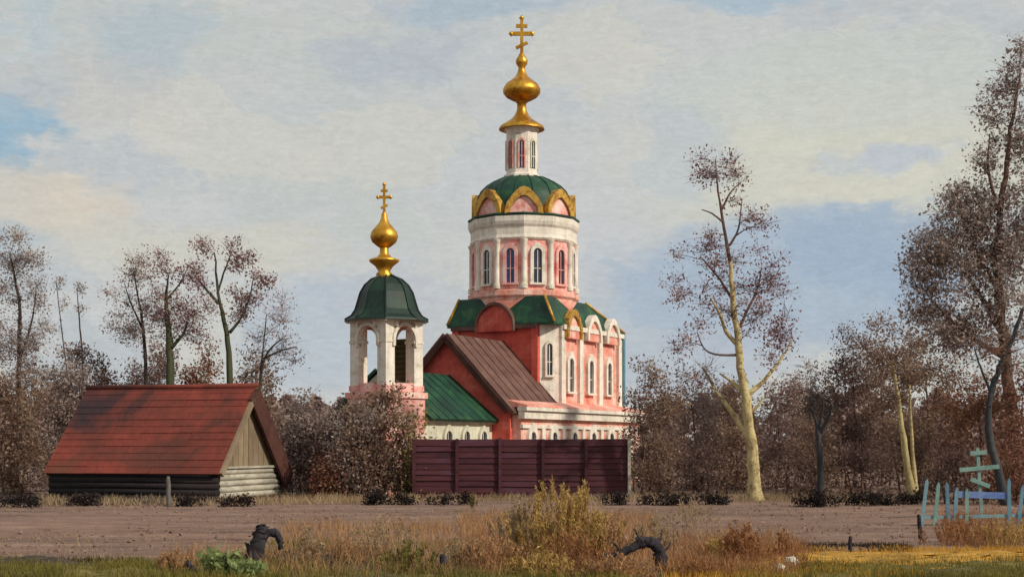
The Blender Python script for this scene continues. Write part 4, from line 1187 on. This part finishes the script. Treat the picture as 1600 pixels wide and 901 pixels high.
def leafy(label, px, pyb, pyt, wpx, n, mat, seed):
    rng = np.random.default_rng(seed)
    Y = GY(pyb); s = Y / F
    b = np.array((X(px, Y), Y, 0.0))
    T = thing('leafy_weed', label, 'plant', b)
    H = (pyb - pyt) * s
    L, St = [], []
    for i in range(n):
        o = rng.normal(0, wpx * s * .4, 2); h = H * rng.uniform(.5, 1)
        p0 = b + np.array((o[0], o[1] * .6, -.03)); p1 = p0 + np.array((o[0] * .5 + rng.normal(0, .08), rng.normal(0, .1), h))
        St.append(strips(rng, p0[None], p1[None], np.array([.03])))
        m = 40
        t = rng.uniform(.15, 1.03, m)[:, None]
        L.append(leaves(rng, p0 + (p1 - p0) * t + rng.normal(0, .06, (m, 3)), .07, 2.2))
    quads_mesh('stems', np.concatenate(St), mat, T)
    quads_mesh('leaves', np.concatenate(L), mat, T)
leafy('sage green leafy plant beside the hooked stump', 345, 904, 850, 22, 12, 'lf_sage', 31)
leafy('smaller sage green plant right of the larger one under the hooked stump', 388, 908, 876, 14, 12, 'lf_sage', 32)

def grass(name, label, zones, mat, seed, h0, w0=.018):
    """zones: (px0, px1, py_near, py_far, blades)"""
    rng = np.random.default_rng(seed)
    out = []
    for px0, px1, pn, pf, n in zones:
        Y0, Y1 = GY(pn), GY(pf)
        Y = rng.uniform(Y0, Y1, n)
        x = X(rng.uniform(px0, px1, n), Y)
        # tufts: thin out with a wavy field
        keep = (np.sin(x * 2.3 + Y * 1.1) + np.sin(x * .9 - Y * 2.0 + 1) + rng.normal(0, .9, n)) > -.6
        x, Y = x[keep], Y[keep]; m = len(x)
        A_ = np.stack([x, Y, np.zeros(m) - .02], 1)
        h = h0 * rng.uniform(.4, 1.3, m)
        B_ = A_ + np.stack([rng.normal(0, .35, m) * h, rng.normal(0, .35, m) * h, h], 1)
        out.append(strips(rng, A_, B_, w0 * rng.uniform(.7, 1.5, m)))
    o = quads_mesh(name, np.concatenate(out), mat, None, (0, 30, 0))
    o['kind'] = 'stuff'
    return tag(o, label, 'grass')
grass('dry_grass', 'dry tan grass in the middle foreground', [(440, 760, 905, 822, 6500), (720, 1020, 905, 806, 9500), (1000, 1240, 905, 840, 4500), (260, 440, 905, 868, 1500)], 'gr_tan', 50, .34)
grass('rust_grass', 'rust orange grass among the weeds', [(740, 960, 905, 845, 3500), (1040, 1260, 905, 856, 3500), (1470, 1620, 860, 805, 3000)], 'gr_orange', 51, .36)
grass('straw_grass', 'yellow straw grass along the bottom right', [(1040, 1450, 908, 882, 12000), (1180, 1700, 882, 860, 12000)], 'gr_yellow', 52, .16)
grass('green_grass', 'green grass along the bottom of the picture', [(-60, 450, 915, 884, 14000), (640, 980, 915, 899, 2500), (1250, 1700, 915, 890, 9000)], 'gr_green', 53, .2)
grass('olive_grass', 'dull olive grass in the lower foreground', [(400, 760, 912, 850, 9000), (1150, 1650, 915, 878, 6000), (-60, 420, 915, 880, 5000)], 'gr_olive', 54, .22)
grass('field_stubble', 'sparse stubble on the ploughed field', [(-60, 1660, 875, 784, 22000)], 'gr_grey', 55, .10, .018)
grass('burnt_grass', 'dark withered grass on the mud strips', [(-80, 220, 893, 876, 5000), (1240, 1500, 892, 880, 9000), (1330, 1420, 886, 876, 4000), (380, 640, 890, 866, 5000), (1245, 1425, 866, 853, 6000), (-60, 420, 790, 778, 3000)], 'gr_dark', 56, .13, .022)
# clods turned up by the plough, and rank grass where the field meets walls and fences
rng = np.random.default_rng(77)
n = 3600
Yc = rng.uniform(31, 66, n); Xc = rng.uniform(-.42, .42, n) * Yc
C = np.stack([Xc, Yc, rng.uniform(.0, .05, n)], 1)
sz = rng.uniform(.02, .075, n)
oc = np.array([(1, 0, 0), (0, 1, 0), (-1, 0, 0), (0, -1, 0), (0, 0, .8)])
pv = C[:, None, :] + (oc[None] + rng.normal(0, .25, (n, 5, 3))) * sz[:, None, None]
tri = np.array([(0, 1, 4), (1, 2, 4), (2, 3, 4), (3, 0, 4)])
cl_ = quads_mesh('soil_clods', pv[:, tri].reshape(-1, 3, 3), 'soil', None, (0, 45, 0), 3)
cl_['kind'] = 'stuff'
tag(cl_, 'brown clods scattered over the ploughed field', 'soil')
grass('rank_grass', 'withered rank grass at the foot of the fence and shed', [(640, 1000, 785, 779, 3500), (60, 450, 790, 780, 3500), (985, 1440, 786, 776, 4500), (450, 650, 788, 778, 2500)], 'gr_grey', 57, .32, .03)
